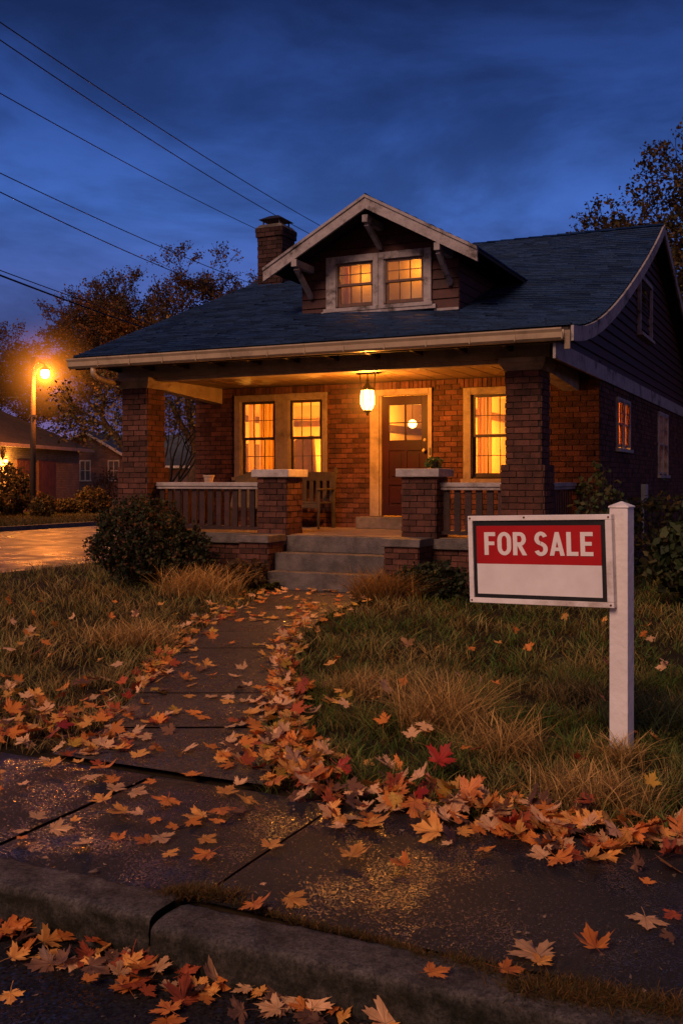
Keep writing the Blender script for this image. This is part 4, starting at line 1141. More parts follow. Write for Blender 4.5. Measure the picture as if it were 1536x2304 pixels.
h2 = empty('gabled_house',(-15.65,62,0),rad(-3),'purple-grey brick gabled house with white trim and pale windows','house')
m = MB()
w0,w1 = -2.75,2.75
m.add([(w0,0,-.1),(w1,0,-.1),(w1,0,2.75),(0,0,4.40),(w0,0,2.75),(w0,9,-.1),(w1,9,-.1),(w1,9,2.75),(0,9,4.4),(w0,9,2.75)],[(0,1,2,3,4),(1,6,7,2),(5,0,4,9),(6,5,9,8,7)])
m.box(2.76,13,2.0,9,-.1,2.4); m.build('wall',P_BR,h2)
m = MB()
GR = surf('grey_slate_roof',(.075,.085,.105),(.045,.05,.065),2,.8,.1,.8,8)
for s in (-1,1):
    m.hexa([(0,-.35,4.42),(s*3.15,-.35,2.53),(s*3.15,8,2.53),(0,8,4.42),(0,-.35,4.54),(s*3.15,-.35,2.65),(s*3.15,8,2.65),(0,8,4.54)])
m.add([(.6,1.6,2.35),(13.4,1.6,2.35),(13.4,5.5,4.50),(.0,5.5,4.50),(13.4,9.4,2.35),(.6,9.4,2.35)],[(0,1,2,3),(3,2,4,5)])
m.build('roof',GR,h2)
m = MB()
for s in (-1,1): m.hexa([(0,-.42,4.36),(s*3.18,-.42,2.47),(s*3.18,-.36,2.47),(0,-.36,4.36),(0,-.42,4.54),(s*3.18,-.42,2.65),(s*3.18,-.36,2.65),(0,-.36,4.54)])
m.box(3.2,13.4,1.48,1.58,2.24,2.40); m.build('barge_board',SIGNW,h2)
for (a,b) in ((-.30,.28),(1.45,2.05)):
    m = MB(); m.box(a-.06,a,-.05,-.002,1.5,2.72); m.box(b,b+.06,-.05,-.002,1.5,2.72); m.box(a,b,-.05,-.002,2.64,2.72); m.box(a-.1,b+.1,-.08,-.002,1.42,1.5); m.box((a+b)/2-.03,(a+b)/2+.03,-.05,-.002,1.5,2.64)
    m.box(a,b,-.04,-.002,2.05,2.09)
    w = m.build('window',SIGNW,h2)
    m = MB(); m.box(a,b,-.02,-.003,1.5,2.64); m.build('pane',surf('curtained_pane',(.22,.20,.22),(.12,.11,.13),2,.3,.1,0),w)

# ---- street lamp
sl = empty('street_lamp',(-12.78,42,0),0,'glowing orange street lamp on a tall slim wooden pole','street lamp')
m = MB(); m.tube([(0,0,-.1),(0,0,3.4),(0,0,6.6)],[.13,.115,.10],12); m.build('pole',POLEM,sl,smooth=True)
m = MB(); m.tube([(0,-.05,6.0),(.12,-.1,6.28),(.32,-.15,6.38),(.52,-.2,6.30),(.56,-.2,6.18)],[.03]*5,8); m.tube([(0,-.05,5.6),(.3,-.13,6.2)],.015,6)
m.box(-.13,.13,-.14,.14,4.1,4.2); m.build('arm',IRON,sl,smooth=False)
m = MB(); m.lathe([(.22,6.02),(.20,6.08),(.10,6.16),(.06,6.22)],14,(.56,-.2,0)); m.build('shade',IRON,sl)
m = MB(); m.lathe([(.02,5.70),(.12,5.75),(.17,5.85),(.17,5.95),(.12,6.03)],14,(.56,-.2,0)); m.build('lamp_globe',emit('sodium_globe',(1,.72,.30),90),sl,smooth=True)
plight('street_lamp_light',(-12.22,41.75,5.55),1900,(1,.25,.02),.2)
# lamp bloom painted as a self-glowing mist around the globe
def halo(name,loc,r_,dens,col,label,core=34.0):
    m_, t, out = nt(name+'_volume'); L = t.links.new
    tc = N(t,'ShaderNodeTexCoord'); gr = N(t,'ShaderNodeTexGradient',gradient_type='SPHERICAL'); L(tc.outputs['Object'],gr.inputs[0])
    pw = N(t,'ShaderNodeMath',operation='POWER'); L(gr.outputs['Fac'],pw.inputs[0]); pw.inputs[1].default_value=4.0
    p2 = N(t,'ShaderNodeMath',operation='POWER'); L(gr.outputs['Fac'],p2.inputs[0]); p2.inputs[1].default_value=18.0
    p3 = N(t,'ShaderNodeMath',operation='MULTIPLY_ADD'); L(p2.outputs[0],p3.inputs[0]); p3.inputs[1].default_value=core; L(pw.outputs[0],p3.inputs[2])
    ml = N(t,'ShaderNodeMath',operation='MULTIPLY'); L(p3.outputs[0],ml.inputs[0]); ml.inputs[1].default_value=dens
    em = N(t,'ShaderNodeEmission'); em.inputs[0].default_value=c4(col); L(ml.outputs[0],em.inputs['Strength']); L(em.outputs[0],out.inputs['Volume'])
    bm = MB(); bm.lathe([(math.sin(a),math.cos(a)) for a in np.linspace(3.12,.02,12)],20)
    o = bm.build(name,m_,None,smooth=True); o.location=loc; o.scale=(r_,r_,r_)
    return tag(o,label,'halo',kind='stuff')
halo('lamp_halo',(-12.22,41.8,5.85),3.1,.95,(1,.25,.02),'orange self-glowing mist around the street lamp')

halo('lantern_halo',tuple(H(LU,LV,LZ-.42)),.75,1.6,(1,.30,.03),'faint warm added glow around the porch lantern',3.0)  # lantern bloom put in as a small emissive volume
# ================================================================== OVERHEAD WIRES
def wire(label, p0, p1, Ya, Yb, r_, sag, ext=.0):
    a = Vector(((p0[0]-768)/F*Ya, Ya, 1.5-(p0[1]-1080)/F*Ya)); b = Vector(((p1[0]-768)/F*Yb, Yb, 1.5-(p1[1]-1080)/F*Yb))
    pts=[]
    for i in range(33):
        t=i/32; p=a.lerp(b,t); p.z -= sag*4*t*(1-t); pts.append(p-a)
    m=MB(); m.tube(pts,r_,5); o=m.build('overhead_wire',CABLE,None,smooth=True); o.location=a
    tag(o,label,'wire','overhead wires crossing toward the bungalow')
wire('topmost overhead wire running down toward the dormer peak',(-260,-128),(900,598),14,44,.011,.35)
wire('second overhead wire close below the topmost one',(-260,-90),(900,616),14.2,44,.011,.5)
wire('third overhead wire, alone, descending to the chimney cap',(-260,60),(760,590),14.5,44,.010,.3)
wire('fourth overhead wire ending behind the chimney foot',(-260,262),(760,700),15,40,.010,.3)
wire('fifth overhead wire just under the fourth, ending behind the chimney foot',(-260,300),(760,726),15,40,.011,.45)
wire('thin lower wire above the thick service cable',(-260,508),(560,790),15,34,.010,.15)
wire('thickest lowest black service cable meeting the roof slope',(-260,516),(560,808),15,34,.019,.15)
wire('faint distant wire passing behind the street lamp',(-200,762),(420,780),70,75,.02,.3)
wire('orange-lit low wire reaching the street lamp pole',(-200,893),(78,893),43,42.1,.016,.02)

# ================================================================== SIGN
SA = rad(-35.0)
sx0, sy0 = 1.553, 5.62
sign = empty('for_sale_sign',(sx0,sy0,0),SA,'white wooden post holding a red and white FOR SALE board','sign')
m = MB(); 
m.box(-.052,.052,-.052,.052,-.1,1.345)
m.add([(-.058,-.058,1.346),(.058,-.058,1.346),(.058,.058,1.346),(-.058,.058,1.346),(-.058,-.058,1.356),(.058,-.058,1.356),(.058,.058,1.356),(-.058,.058,1.356),(0,0,1.384)],[(0,3,2,1),(0,1,5,4),(1,2,6,5),(2,3,7,6),(3,0,4,7),(4,5,8),(5,6,8),(6,7,8),(7,4,8)])
m.build('post',SIGNW,sign,bevel=.004)
bw, bh = .885, .515
bd = MB(); fw=.030
y0,y1 = -.022,.022
bd.box(-bw,0,y0,y1,bh/2-fw,bh/2); bd.box(-bw,0,y0,y1,-bh/2,-bh/2+fw); bd.box(-bw,-bw+fw,y0,y1,-bh/2+fw+.0005,bh/2-fw-.0005); bd.box(-fw-.008,0,y0,y1,-bh/2+fw+.0005,bh/2-fw-.0005)
board = bd.build('board_frame',SIGNW,sign,bevel=.003)
board.location = (-.015,-.078,1.055); board.rotation_euler=(0,rad(-1.8),0)
m = MB(); m.box(-bw+fw-.002,-fw-.006,-.010,.012,-bh/2+fw-.002,bh/2-fw+.002); m.build('black_panel',SIGNK,board)
rx0,rx1 = -bw+fw+.022,-fw-.036
ztop = .1975; zmid = -.026; zbot = -.204
m = MB(); m.box(rx0,rx1,-.013,-.0102,zmid,ztop); m.build('red_panel',SIGNR,board)
m = MB(); m.box(rx0,rx1,-.0128,-.0102,zbot,zmid-.0005); m.build('white_panel',SIGNP,board)
m = MB()
for (a,c) in ((-bw+.015,bh/2-.015),(-.018,bh/2-.015),(-.52,bh/2-.012),(-bw+.015,-bh/2+.015),(-.018,-bh/2+.015)):
    m.lathe([(.006,0),(.006,.003),(.0,.004)],8,(0,0,0))
    n_=8*3; 
    for i in range(len(m.v)-n_, len(m.v)):
        x,y,z=m.v[i]; m.v[i]=(a+x,-.022-z,c+y)
m.build('nails',surf('rusty_nail',(.10,.035,.015),rough=.8),board)
# hand-cut condensed bold letters
def letter(ch):
    P=[]
    w=.62; s=.205
    def rect(x0,x1,z0,z1): P.append([(x0,z0),(x1,z0),(x1,z1),(x0,z1)])
    def arc(cx,cz,rx,rz,a0,a1,t,n=12,tz=None):
        tz=tz or t
        for i in range(n):
            p,q=rad(a0+(a1-a0)*i/n),rad(a0+(a1-a0)*(i+1)/n)
            P.append([(cx+(rx-t)*math.cos(p),cz+(rz-tz)*math.sin(p)),(cx+rx*math.cos(p),cz+rz*math.sin(p)),(cx+rx*math.cos(q),cz+rz*math.sin(q)),(cx+(rx-t)*math.cos(q),cz+(rz-tz)*math.sin(q))])
    if ch=='F': rect(0,s,0,1); rect(s,.54,.83,1); rect(s,.49,.43,.59); w=.56
    elif ch=='E': rect(0,s,0,1); rect(s,.55,.83,1); rect(s,.50,.43,.59); rect(s,.56,0,.17); w=.56
    elif ch=='L': rect(0,s,0,1); rect(s,.52,0,.17); w=.53
    elif ch=='O': 
        arc(.33,.66,.33,.35,0,180,s,tz=.165); arc(.33,.34,.33,.35,180,360,s,tz=.165); rect(0,s,.34,.66); rect(.66-s,.66,.34,.66); w=.66
    elif ch=='R':
        rect(0,s,0,1); rect(s,.34,.84,1); rect(s,.34,.40,.56); arc(.33,.70,.29,.30,-90,90,s,tz=.16)
        P.append([(.22,.40),(.42,.42),(.66,0),(.45,0)]); w=.65
    elif ch=='S':
        arc(.31,.72,.30,.30,20,180,s,tz=.16,n=12); arc(.31,.72,.30,.28,180,262,s,tz=.16,n=6)
        P.append([(.27,.44),(.33,.60),(.42,.555),(.34,.40)])
        arc(.31,.28,.31,.30,-160,0,s,tz=.16,n=12); arc(.31,.28,.31,.29,0,82,s,tz=.16,n=6); w=.62
    elif ch=='A':
        P.append([(0,0),(.20,0),(.43,1),(.25,1)]); P.append([(.48,0),(.68,0),(.43,1),(.25,1)]); rect(.155,.525,.20,.35); w=.68
    return P,w
tot=0; seq=[]
for ch in 'FOR SALE':
    if ch==' ': tot+=.27; continue
    P,w=letter(ch); seq.append((tot,P)); tot+=w+.085
tot-=.085
lh=.134; sxl=(.672)/tot
lx0=-bw+.103; lz0=.026
m=MB(); k=0
for li,(x,P) in enumerate(seq):
    if li==3:
        m.build('lettering',SIGNL,board); m=MB()
    for poly in P:
        k+=1; d=-.0136-.00004*k
        pts=[(lx0+(x+px)*sxl,d,lz0+pz*lh) for (px,pz) in poly]
        m.add(pts,[(0,1,2,3)],.5)
m.build('lettering',SIGNL,board)

# ================================================================== MAPLE LEAVES
HALF = [(.10,-.16),(.22,-.17),(.40,-.24),(.36,-.10),(.52,-.06),(.34,.04),(.60,.12),(.62,.22),(.90,.36),(.70,.40),(.76,.58),(.56,.50),(.46,.54),(.23,.38),(.28,.62),(.38,.80),(.20,.78),(.20,.92),(.08,.94),(0,1.14)]
def leaf_mesh(rr, curl, fold):
    sc_ = [rr.uniform(.85,1.12) for _ in range(3)]
    pts = []
    R_ = [(x,y) for (x,y) in HALF]; L_ = [(-x,y) for (x,y) in reversed(HALF[:-1])]
    for (x,y) in R_+L_:
        k = sc_[0 if x > .05 else (1 if x < -.05 else 2)]
        pts.append((x*k+rr.gauss(0,.018), y*k*(1 if y>0 else .9)+rr.gauss(0,.018)))
    c1 = rr.uniform(-1,1)*curl; c2 = rr.uniform(.2,1)*curl; tw = rr.uniform(-.3,.3)*curl; ph = rr.uniform(0,6)
    def zz(x,y):
        r_=math.hypot(x,y-.2); a=math.atan2(x,y+.001)
        rib = abs(math.sin(2.5*a))            # five ribs meet at the stem
        return c2*r_*r_*.55+c1*x*abs(x)*.5+tw*x*y-.05*rib*r_*fold+.06*curl*math.sin(5*a+ph)*r_ + .10*fold*abs(x)
    vs=[(0,0,0)]; n=len(pts)
    for f in (.5,1.0):
        for (x,y) in pts: vs.append((x*f,y*f,zz(x*f,y*f)+rr.gauss(0,.008)*f))
    fs=[]; rv=[]
    for i in range(n):
        j=(i+1)%n
        if i==n-1: continue
        fs.append((0,1+i,1+j)); fs.append((1+i,1+n+i,1+n+j,1+j))
    # stem
    b=len(vs); sl_=rr.uniform(.5,.8); bx=rr.uniform(-.2,.2)
    for t in (0,.5,1):
        for sx in (-.014,.014): vs.append((sx+bx*t*t,-sl_*t,.02+.10*t*curl))
    fs += [(b,b+1,b+3,b+2),(b+2,b+3,b+5,b+4)]
    me=bpy.data.meshes.new('maple_leaf'); me.from_pydata(vs,[],fs); me.update()
    return me, vs, fs
LC = {'orange':((.86,.27,.05),(.62,.16,.035)),'amber':((.95,.43,.10),(.75,.28,.06)),'tan':((.92,.50,.24),(.70,.34,.15)),'rust':((.50,.10,.035),(.30,.06,.025)),
      'crimson':((.42,.035,.02),(.28,.025,.015)),'brown':((.24,.11,.06),(.13,.06,.04)),'yellow':((.62,.34,.05),(.45,.22,.04))}
def leaf_material(name,c1,c2):
    m_,t,out=nt('leaf_'+name); L=t.links.new
    tc=N(t,'ShaderNodeTexCoord'); oi=N(t,'ShaderNodeObjectInfo')
    n1=N(t,'ShaderNodeTexNoise',Scale=2.2,Detail=5.0); 
    ad=N(t,'ShaderNodeVectorMath',operation='ADD'); L(tc.outputs['Object'],ad.inputs[0]); L(oi.outputs['Random'],ad.inputs[1]); L(ad.outputs[0],n1.inputs['Vector'])
    r1=N(t,'ShaderNodeMapRange'); r1.inputs['From Min'].default_value=.35; r1.inputs['From Max'].default_value=.65; L(n1.outputs['Fac'],r1.inputs['Value'])
    mx=N(t,'ShaderNodeMix',data_type='RGBA'); mx.inputs[6].default_value=c4(c1); mx.inputs[7].default_value=c4(c2); L(r1.outputs[0],mx.inputs[0])
    # veins: thin dark lines on the five ribs, in the leaf's own coordinates
    sx=N(t,'ShaderNodeSeparateXYZ'); L(tc.outputs['Object'],sx.inputs[0])
    at=N(t,'ShaderNodeMath',operation='ARCTAN2'); L(sx.outputs['X'],at.inputs[0]); L(sx.outputs['Y'],at.inputs[1])
    mu=N(t,'ShaderNodeMath',operation='MULTIPLY'); L(at.outputs[0],mu.inputs[0]); mu.inputs[1].default_value=2.65
    si=N(t,'ShaderNodeMath',operation='SINE'); L(mu.outputs[0],si.inputs[0]); ab=N(t,'ShaderNodeMath',operation='ABSOLUTE'); L(si.outputs[0],ab.inputs[0])
    ln=N(t,'ShaderNodeVectorMath',operation='LENGTH'); L(tc.outputs['Object'],ln.inputs[0])
    m2=N(t,'ShaderNodeMath',operation='MULTIPLY'); L(ab.outputs[0],m2.inputs[0]); L(ln.outputs['Value'],m2.inputs[1])
    r2=N(t,'ShaderNodeMapRange'); r2.inputs['From Min'].default_value=.02; r2.inputs['From Max'].default_value=.06; r2.inputs['To Min'].default_value=.62; r2.inputs['To Max'].default_value=1.0; L(m2.outputs[0],r2.inputs['Value'])
    rv=N(t,'ShaderNodeMapRange'); rv.inputs['To Min'].default_value=.7; rv.inputs['To Max'].default_value=1.2; L(oi.outputs['Random'],rv.inputs['Value'])
    m3=N(t,'ShaderNodeMath',operation='MULTIPLY'); L(r2.outputs[0],m3.inputs[0]); L(rv.outputs[0],m3.inputs[1])
    mm=N(t,'ShaderNodeMix',data_type='RGBA',blend_type='MULTIPLY'); mm.inputs[0].default_value=1.0; L(mx.outputs[2],mm.inputs[6]); L(m3.outputs[0],mm.inputs[7])
    p=N(t,'ShaderNodeBsdfPrincipled',Roughness=.5); p.inputs['Specular IOR Level'].default_value=.35; L(mm.outputs[2],p.inputs['Base Color'])
    tl=N(t,'ShaderNodeBsdfTranslucent'); L(mm.outputs[2],tl.inputs[0])
    ms=N(t,'ShaderNodeMixShader'); ms.inputs[0].default_value=.2; L(p.outputs[0],ms.inputs[1]); L(tl.outputs[0],ms.inputs[2]); L(ms.outputs[0],out.inputs[0])
    return m_
LMAT={k:leaf_material(k,*v) for k,v in LC.items()}
rr=random.Random(99)
STATE=['flat','gently curled','tightly cupped']
VAR=[]  # (mesh per state)
raw=[]
for st,(cu,fo) in enumerate(((.12,.5),(.5,.9),(1.1,1.3))):
    for k in range(6 if st else 8):
        me,vs,fs=leaf_mesh(rr,cu,fo); raw.append((st,vs,fs)); VAR.append((st,me))
MESHC={}
def leaf_variant(i,colr):
    if (i,colr) not in MESHC:
        me=VAR[i][1].copy(); me.name='maple_leaf'; me.materials.append(LMAT[colr]); 
        me.polygons.foreach_set('use_smooth',[True]*len(me.polygons)); MESHC[(i,colr)]=me
    return MESHC[(i,colr)]
LEAVES=[]   # x,y,z,size,rot,tiltx,tilty,variant,colour,region,label
def pick(ws):
    ks=list(ws); return rr.choices(ks,[ws[k] for k in ks])[0]
MIX={'orange':5,'amber':4,'tan':3.5,'rust':1.7,'brown':2.4,'yellow':.7,'crimson':.15}
MIXF={'orange':5,'amber':5,'tan':4,'rust':1,'brown':.8,'yellow':.6}
def vpick(sts): 
    c=[i for i,(s,_) in enumerate(VAR) if s in sts]; return rr.choice(c)
def put(px,py,z,size,region,sts=(0,1),tilt=.12,colr=None,rot=None,label=None,lift=.014):
    p=gp(px,py,z)
    LEAVES.append([p.x,p.y,z+lift,size,rot if rot is not None else rr.uniform(0,2*math.pi),rr.gauss(0,tilt),rr.gauss(0,tilt),vpick(sts),colr or pick(MIXF),region,label])
REG={'walk':('fallen leaves on the wet sidewalk','lying on the wet sidewalk slabs'),
     'kerb':('fallen leaves on the kerb','lying along the kerb top'),
     'street':('fallen leaves in the street gutter','in the wet street below the kerb'),
     'edge':('fallen leaves drifted along the lawn front','drifted between sidewalk and lawn'),
     'pathr':('fallen leaves banked on the lawn side of the path','banked where path meets sign lawn'),
     'pathl':('fallen leaves banked on the bush side of the path','banked where path meets bush lawn'),
     'leftlawn':('fallen leaves on the lawn below the bush','caught in grass on the bush side lawn'),
     'rightlawn':('fallen leaves on the lawn around the sign','caught in grass on the sign side lawn'),
     'path':('fallen leaves on the garden path','lying on the garden path'),
     'steps':('fallen leaves near the porch steps','near the foot of the porch steps')}
# single leaves on the slabs, where the photograph has them: x, y, width in pixels, colour
for (x,y,w,c) in [(113,1733,52,'amber'),(235,1735,58,'orange'),(10,1743,24,'amber'),(52,1773,34,'tan'),(257,1758,34,'orange'),(347,1765,38,'orange'),(180,1722,34,'amber'),
                  (233,1808,62,'amber'),(283,1832,62,'amber'),(318,1838,44,'tan'),(378,1804,70,'orange'),(505,1790,56,'amber'),(552,1806,58,'amber'),(534,1774,44,'tan'),(458,1842,72,'amber'),
                  (397,1868,38,'orange'),(590,1830,26,'brown'),(46,1896,34,'orange'),(200,1902,50,'tan'),(268,1896,50,'orange'),(472,1927,72,'orange'),(162,1855,34,'amber'),
                  (650,2028,66,'amber'),(570,2046,62,'orange'),(790,1942,76,'amber'),(912,1958,56,'orange'),(985,1886,84,'amber'),(1090,1918,40,'orange'),(1010,1908,26,'tan'),
                  (1250,1942,66,'orange'),(1320,1944,76,'amber'),(1450,2072,78,'tan'),(1520,2065,50,'rust'),(1455,1998,34,'orange'),(1510,2118,36,'brown'),
                  (1212,2160,128,'tan'),(1340,2150,86,'orange'),(1130,2190,74,'orange'),(1208,2175,60,'amber'),(828,1858,100,'amber'),(770,1866,50,'tan')]:
    Y=1.5*F/(y-1080); s=w/F*Y/1.62
    put(x,y,0.0,max(.038,min(.105,s*1.1)),'walk',(0,1,1,2),.09,c)
for (x,y,w,c) in [(966,2198,72,'orange'),(590,1998,18,'tan')]:
    Y=1.5*F/(y-1080); put(x,y,0.006,w/F*Y/1.62,'kerb',(0,),.05,c)
# leaves in the street
for (x,y,w,c) in [(28,2165,70,'amber'),(22,2110,50,'orange'),(25,2245,66,'amber'),(85,2088,42,'yellow'),(60,2100,56,'orange'),(140,2128,58,'orange'),(110,2152,80,'amber'),(155,2170,76,'tan'),
                  (228,2175,90,'amber'),(240,2140,60,'orange'),(300,2160,66,'tan'),(290,2185,60,'amber'),(315,2150,70,'rust'),(340,2172,60,'brown'),(355,2200,70,'tan'),(430,2190,60,'orange'),
                  (440,2235,60,'amber'),(385,2235,50,'tan'),(290,2235,74,'orange'),(325,2248,50,'rust'),(195,2228,52,'orange'),(460,2262,50,'orange'),(560,2238,64,'tan'),(520,2205,74,'orange'),(590,2250,60,'amber'),
                  (665,2262,118,'tan'),(385,2290,78,'orange'),(770,2270,90,'orange'),(820,2265,60,'rust'),(700,2300,80,'brown'),(640,2240,60,'orange'),(480,2245,60,'amber'),(205,2140,50,'rust'),(20,2075,50,'rust')]:
    Y=1.64*F/(y-1080); put(x,y,ST,max(.04,min(.105,w/F*Y/1.62)),'street',(0,1,1),.16,c,lift=.010+rr.random()*.02)
for k in range(48):
    t=rr.random(); x=rr.uniform(-20,900); y=2085+x*.235+abs(rr.gauss(0,45))+12
    if y<2330: put(x,y,ST,rr.uniform(.05,.085),'street',(0,1,2),.3,pick({'orange':4,'amber':2,'tan':2,'rust':4,'brown':5}),lift=.006+rr.random()*.015)
# drifts: centre x,y, spread along the line, count
def line_pt(pts,t):
    n=len(pts)-1; i=min(n-1,int(t*n)); f=t*n-i; return (pts[i][0]+(pts[i+1][0]-pts[i][0])*f, pts[i][1]+(pts[i+1][1]-pts[i][1])*f)
def drift(pts,n,sx,sy,region,size=(.054,.088),z=.0,tilt=.38,hgt=.07,mix=MIX,bias=1.0):
    for k in range(n):
        x,y=line_pt(pts,rr.random()**bias); dx,dy=rr.gauss(0,sx),rr.gauss(0,sy)
        c=math.exp(-(dx*dx/sx/sx+dy*dy/sy/sy)/2)
        put(x+dx,y+dy,z,rr.uniform(*size),region,(0,1,1,2),tilt,pick(mix),lift=.01+hgt*c*rr.random())
drift([(655,1735),(760,1800),(900,1808),(1050,1838),(1200,1868),(1360,1890),(1560,1915)],235,30,28,'edge',hgt=.10,tilt=.42)
drift([(700,1700),(900,1790),(1150,1830),(1500,1880)],26,30,22,'edge',size=(.06,.09),hgt=.12,tilt=.6)
drift([(640,1560),(640,1620),(640,1680),(680,1740)],125,40,28,'pathr',hgt=.08,tilt=.38)
drift([(500,1720),(600,1700),(680,1700)],40,34,18,'pathr',hgt=.05)
drift([(640,1480),(640,1540),(630,1600)],90,20,16,'pathr',hgt=.05,size=(.05,.08))
drift([(640,1560),(540,1690)],20,40,25,'pathr',hgt=.02,tilt=.12,mix=MIXF)
drift([(700,1360),(655,1430),(640,1490)],130,18,14,'pathr',hgt=.03,size=(.045,.075),tilt=.25)
drift([(0,1620),(90,1640),(200,1640),(320,1640)],120,46,30,'pathl',hgt=.07,tilt=.35)
drift([(0,1570),(150,1560),(320,1560),(400,1500)],50,40,20,'leftlawn',hgt=.07,tilt=.5)
drift([(330,1540),(380,1470),(450,1400),(560,1340)],130,18,12,'pathl',hgt=.04,size=(.05,.08),tilt=.3)
drift([(60,1690),(230,1690),(330,1680)],16,40,12,'walk',hgt=.01,tilt=.08,mix=MIXF)
for k in range(22):
    put(rr.uniform(0,620),rr.uniform(1700,1930),0,rr.uniform(.045,.08),'walk',(0,1,1),.1)
for k in range(52):
    y=1350+350*rr.random()**1.0; Yw=1.5*F/(y-1080); l,r_=path_lr(Yw); X=rr.uniform(l,r_)
    put(768+X/Yw*F,y,.004,rr.uniform(.05,.08),'path',(0,1,1),.1)
for k in range(110):
    y=1328+rr.random()**1.4*75; Yw=1.5*F/(y-1080); l,r_=path_lr(Yw); X=rr.uniform(l-.15,r_+.15)
    put(768+X/Yw*F,y,.004,rr.uniform(.05,.08),'steps',(0,1),.15)
for k in range(26): put(rr.uniform(0,480),rr.uniform(1370,1540),.03,rr.uniform(.05,.08),'leftlawn',(0,1,2),.5,lift=.10+.06*rr.random())
for (x,y,c,w) in [(762,1608,'amber',70),(780,1600,'yellow',50),(680,1562,'rust',70),(985,1752,'crimson',84),(1375,1806,'orange',60),(1462,1806,'yellow',50),(925,1692,'tan',50),(920,1475,'tan',44),(715,1440,'amber',30),
                  (745,1520,'amber',34),(865,1580,'tan',46),(1300,1748,'rust',50),(1495,1525,'tan',34),(1080,1720,'rust',40),(1040,1722,'orange',34),(862,1660,'orange',44),(960,1665,'tan',44),(1010,1600,'brown',40),(108,1505,'amber',40)]:
    Y=1.5*F/(y-1080); put(x,y,.0,w/F*Y/1.62,'rightlawn' if x>500 else 'leftlawn',(1,),.5,c,lift=.085)
for k in range(30): put(rr.uniform(700,1536),1400+300*rr.random(),.02,rr.uniform(.05,.075),'rightlawn',(1,2),.5,lift=.05+.05*rr.random())
rr.shuffle(LEAVES)
LEAVES.sort(key=lambda q:(q[1]-0)/q[3]/1.0)
inview=[q for q in LEAVES]
SZ={'s':'small','m':'medium','l':'large'}
top,rest=inview[:300],inview[300:]
CN={'orange':'orange','amber':'amber','tan':'pale tan','rust':'rust red','crimson':'deep crimson','brown':'dull brown','yellow':'yellow'}
for q in top:
    me=leaf_variant(q[7],q[8]); o=bpy.data.objects.new('maple_leaf',me); COL.objects.link(o)
    s=q[3]; o.location=(q[0],q[1],q[2]+s*.12*(VAR[q[7]][0]==2)); o.rotation_mode='ZYX'; o.rotation_euler=(q[5]+(.07 if q[9] in ('walk','kerb','path','steps') else .16),q[6],q[4]); o.scale=(s,s,s)
    grp,where=REG[q[9]]; sz='small' if s<.058 else ('large' if s>.078 else 'medium')
    tag(o,f"{sz} {STATE[VAR[q[7]][0]]} {CN[q[8]]} maple leaf {where}",'leaf',grp)
# all farther, smaller leaves as one litter
V=[];Fc=[];C=[]
for q in rest:
    st,vs,fs=raw[q[7]]; M_=Matrix.Translation((q[0],q[1],q[2]+.004))@Euler((q[5]+.12,q[6],q[4]),'ZYX').to_matrix().to_4x4()@Matrix.Scale(q[3],4)
    b=len(V); V.extend([tuple(M_@Vector(v)) for v in vs]); c=LC[q[8]][0]; f=rr.uniform(.6,1.1)
    for f_ in fs:
        Fc.append([b+i for i in f_]); C.append((c[0]*f,c[1]*f,c[2]*f,1))
me=bpy.data.meshes.new('leaf_litter'); me.from_pydata(V,[],Fc); me.materials.append(leafmat('litter_leaf',trans=.2,rough=.5))
at=me.attributes.new('gcol','FLOAT_COLOR','FACE'); at.data.foreach_set('color',np.array(C,dtype=np.float32).ravel())
o=bpy.data.objects.new('leaf_litter',me); COL.objects.link(o); tag(o,'scattered small autumn leaves farther up the path and lawn','leaf litter',kind='stuff')

# ================================================================== GRASS
def blades(name,label,P,hgt,wid,pal,rg,lean=.55,curl=.6,seg=3,kind='stuff'):
    n=len(P); a=rg.uniform(0,2*math.pi,n); hh=hgt*rg.uniform(.5,1.25,n)
    d=np.stack([np.cos(a),np.sin(a),np.zeros(n)],1); ln=np.abs(rg.normal(0,lean,n)); cu=rg.uniform(.1,1,n)*curl
    fa=rg.uniform(0,2*math.pi,n); s=np.stack([np.cos(fa),np.sin(fa),np.zeros(n)],1)*(wid*rg.uniform(.6,1.3,n))[:,None]*.5
    rows=[]
    for k in range(seg+1):
        t=k/seg
        q=P+d*((ln*t+cu*t*t)*hh)[:,None]; q[:,2]+=hh*(t-.42*np.minimum(1.1,cu+ln*.5)*t*t)
        if k<seg: rows += [q-s*(1-t*.6), q+s*(1-t*.6)]
        else: rows += [q-s*.08, q+s*.08]
    V=np.stack(rows,1).reshape(-1,3); m_=2*(seg+1); base=(np.arange(n)*m_)[:,None]
    Fq=np.concatenate([base+np.array([2*k,2*k+1,2*k+3,2*k+2]) for k in range(seg)],1).reshape(-1,4)
    pal=np.array(pal)
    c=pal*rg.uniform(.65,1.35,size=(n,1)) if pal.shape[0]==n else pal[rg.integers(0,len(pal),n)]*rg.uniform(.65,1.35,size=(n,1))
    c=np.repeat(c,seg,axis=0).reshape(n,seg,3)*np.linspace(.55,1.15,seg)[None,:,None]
    o=faces_np(name,V,Fq,c.reshape(-1,3),GRASSM)
    return tag(o,label,'grass',kind=kind)
rg=np.random.default_rng(5)
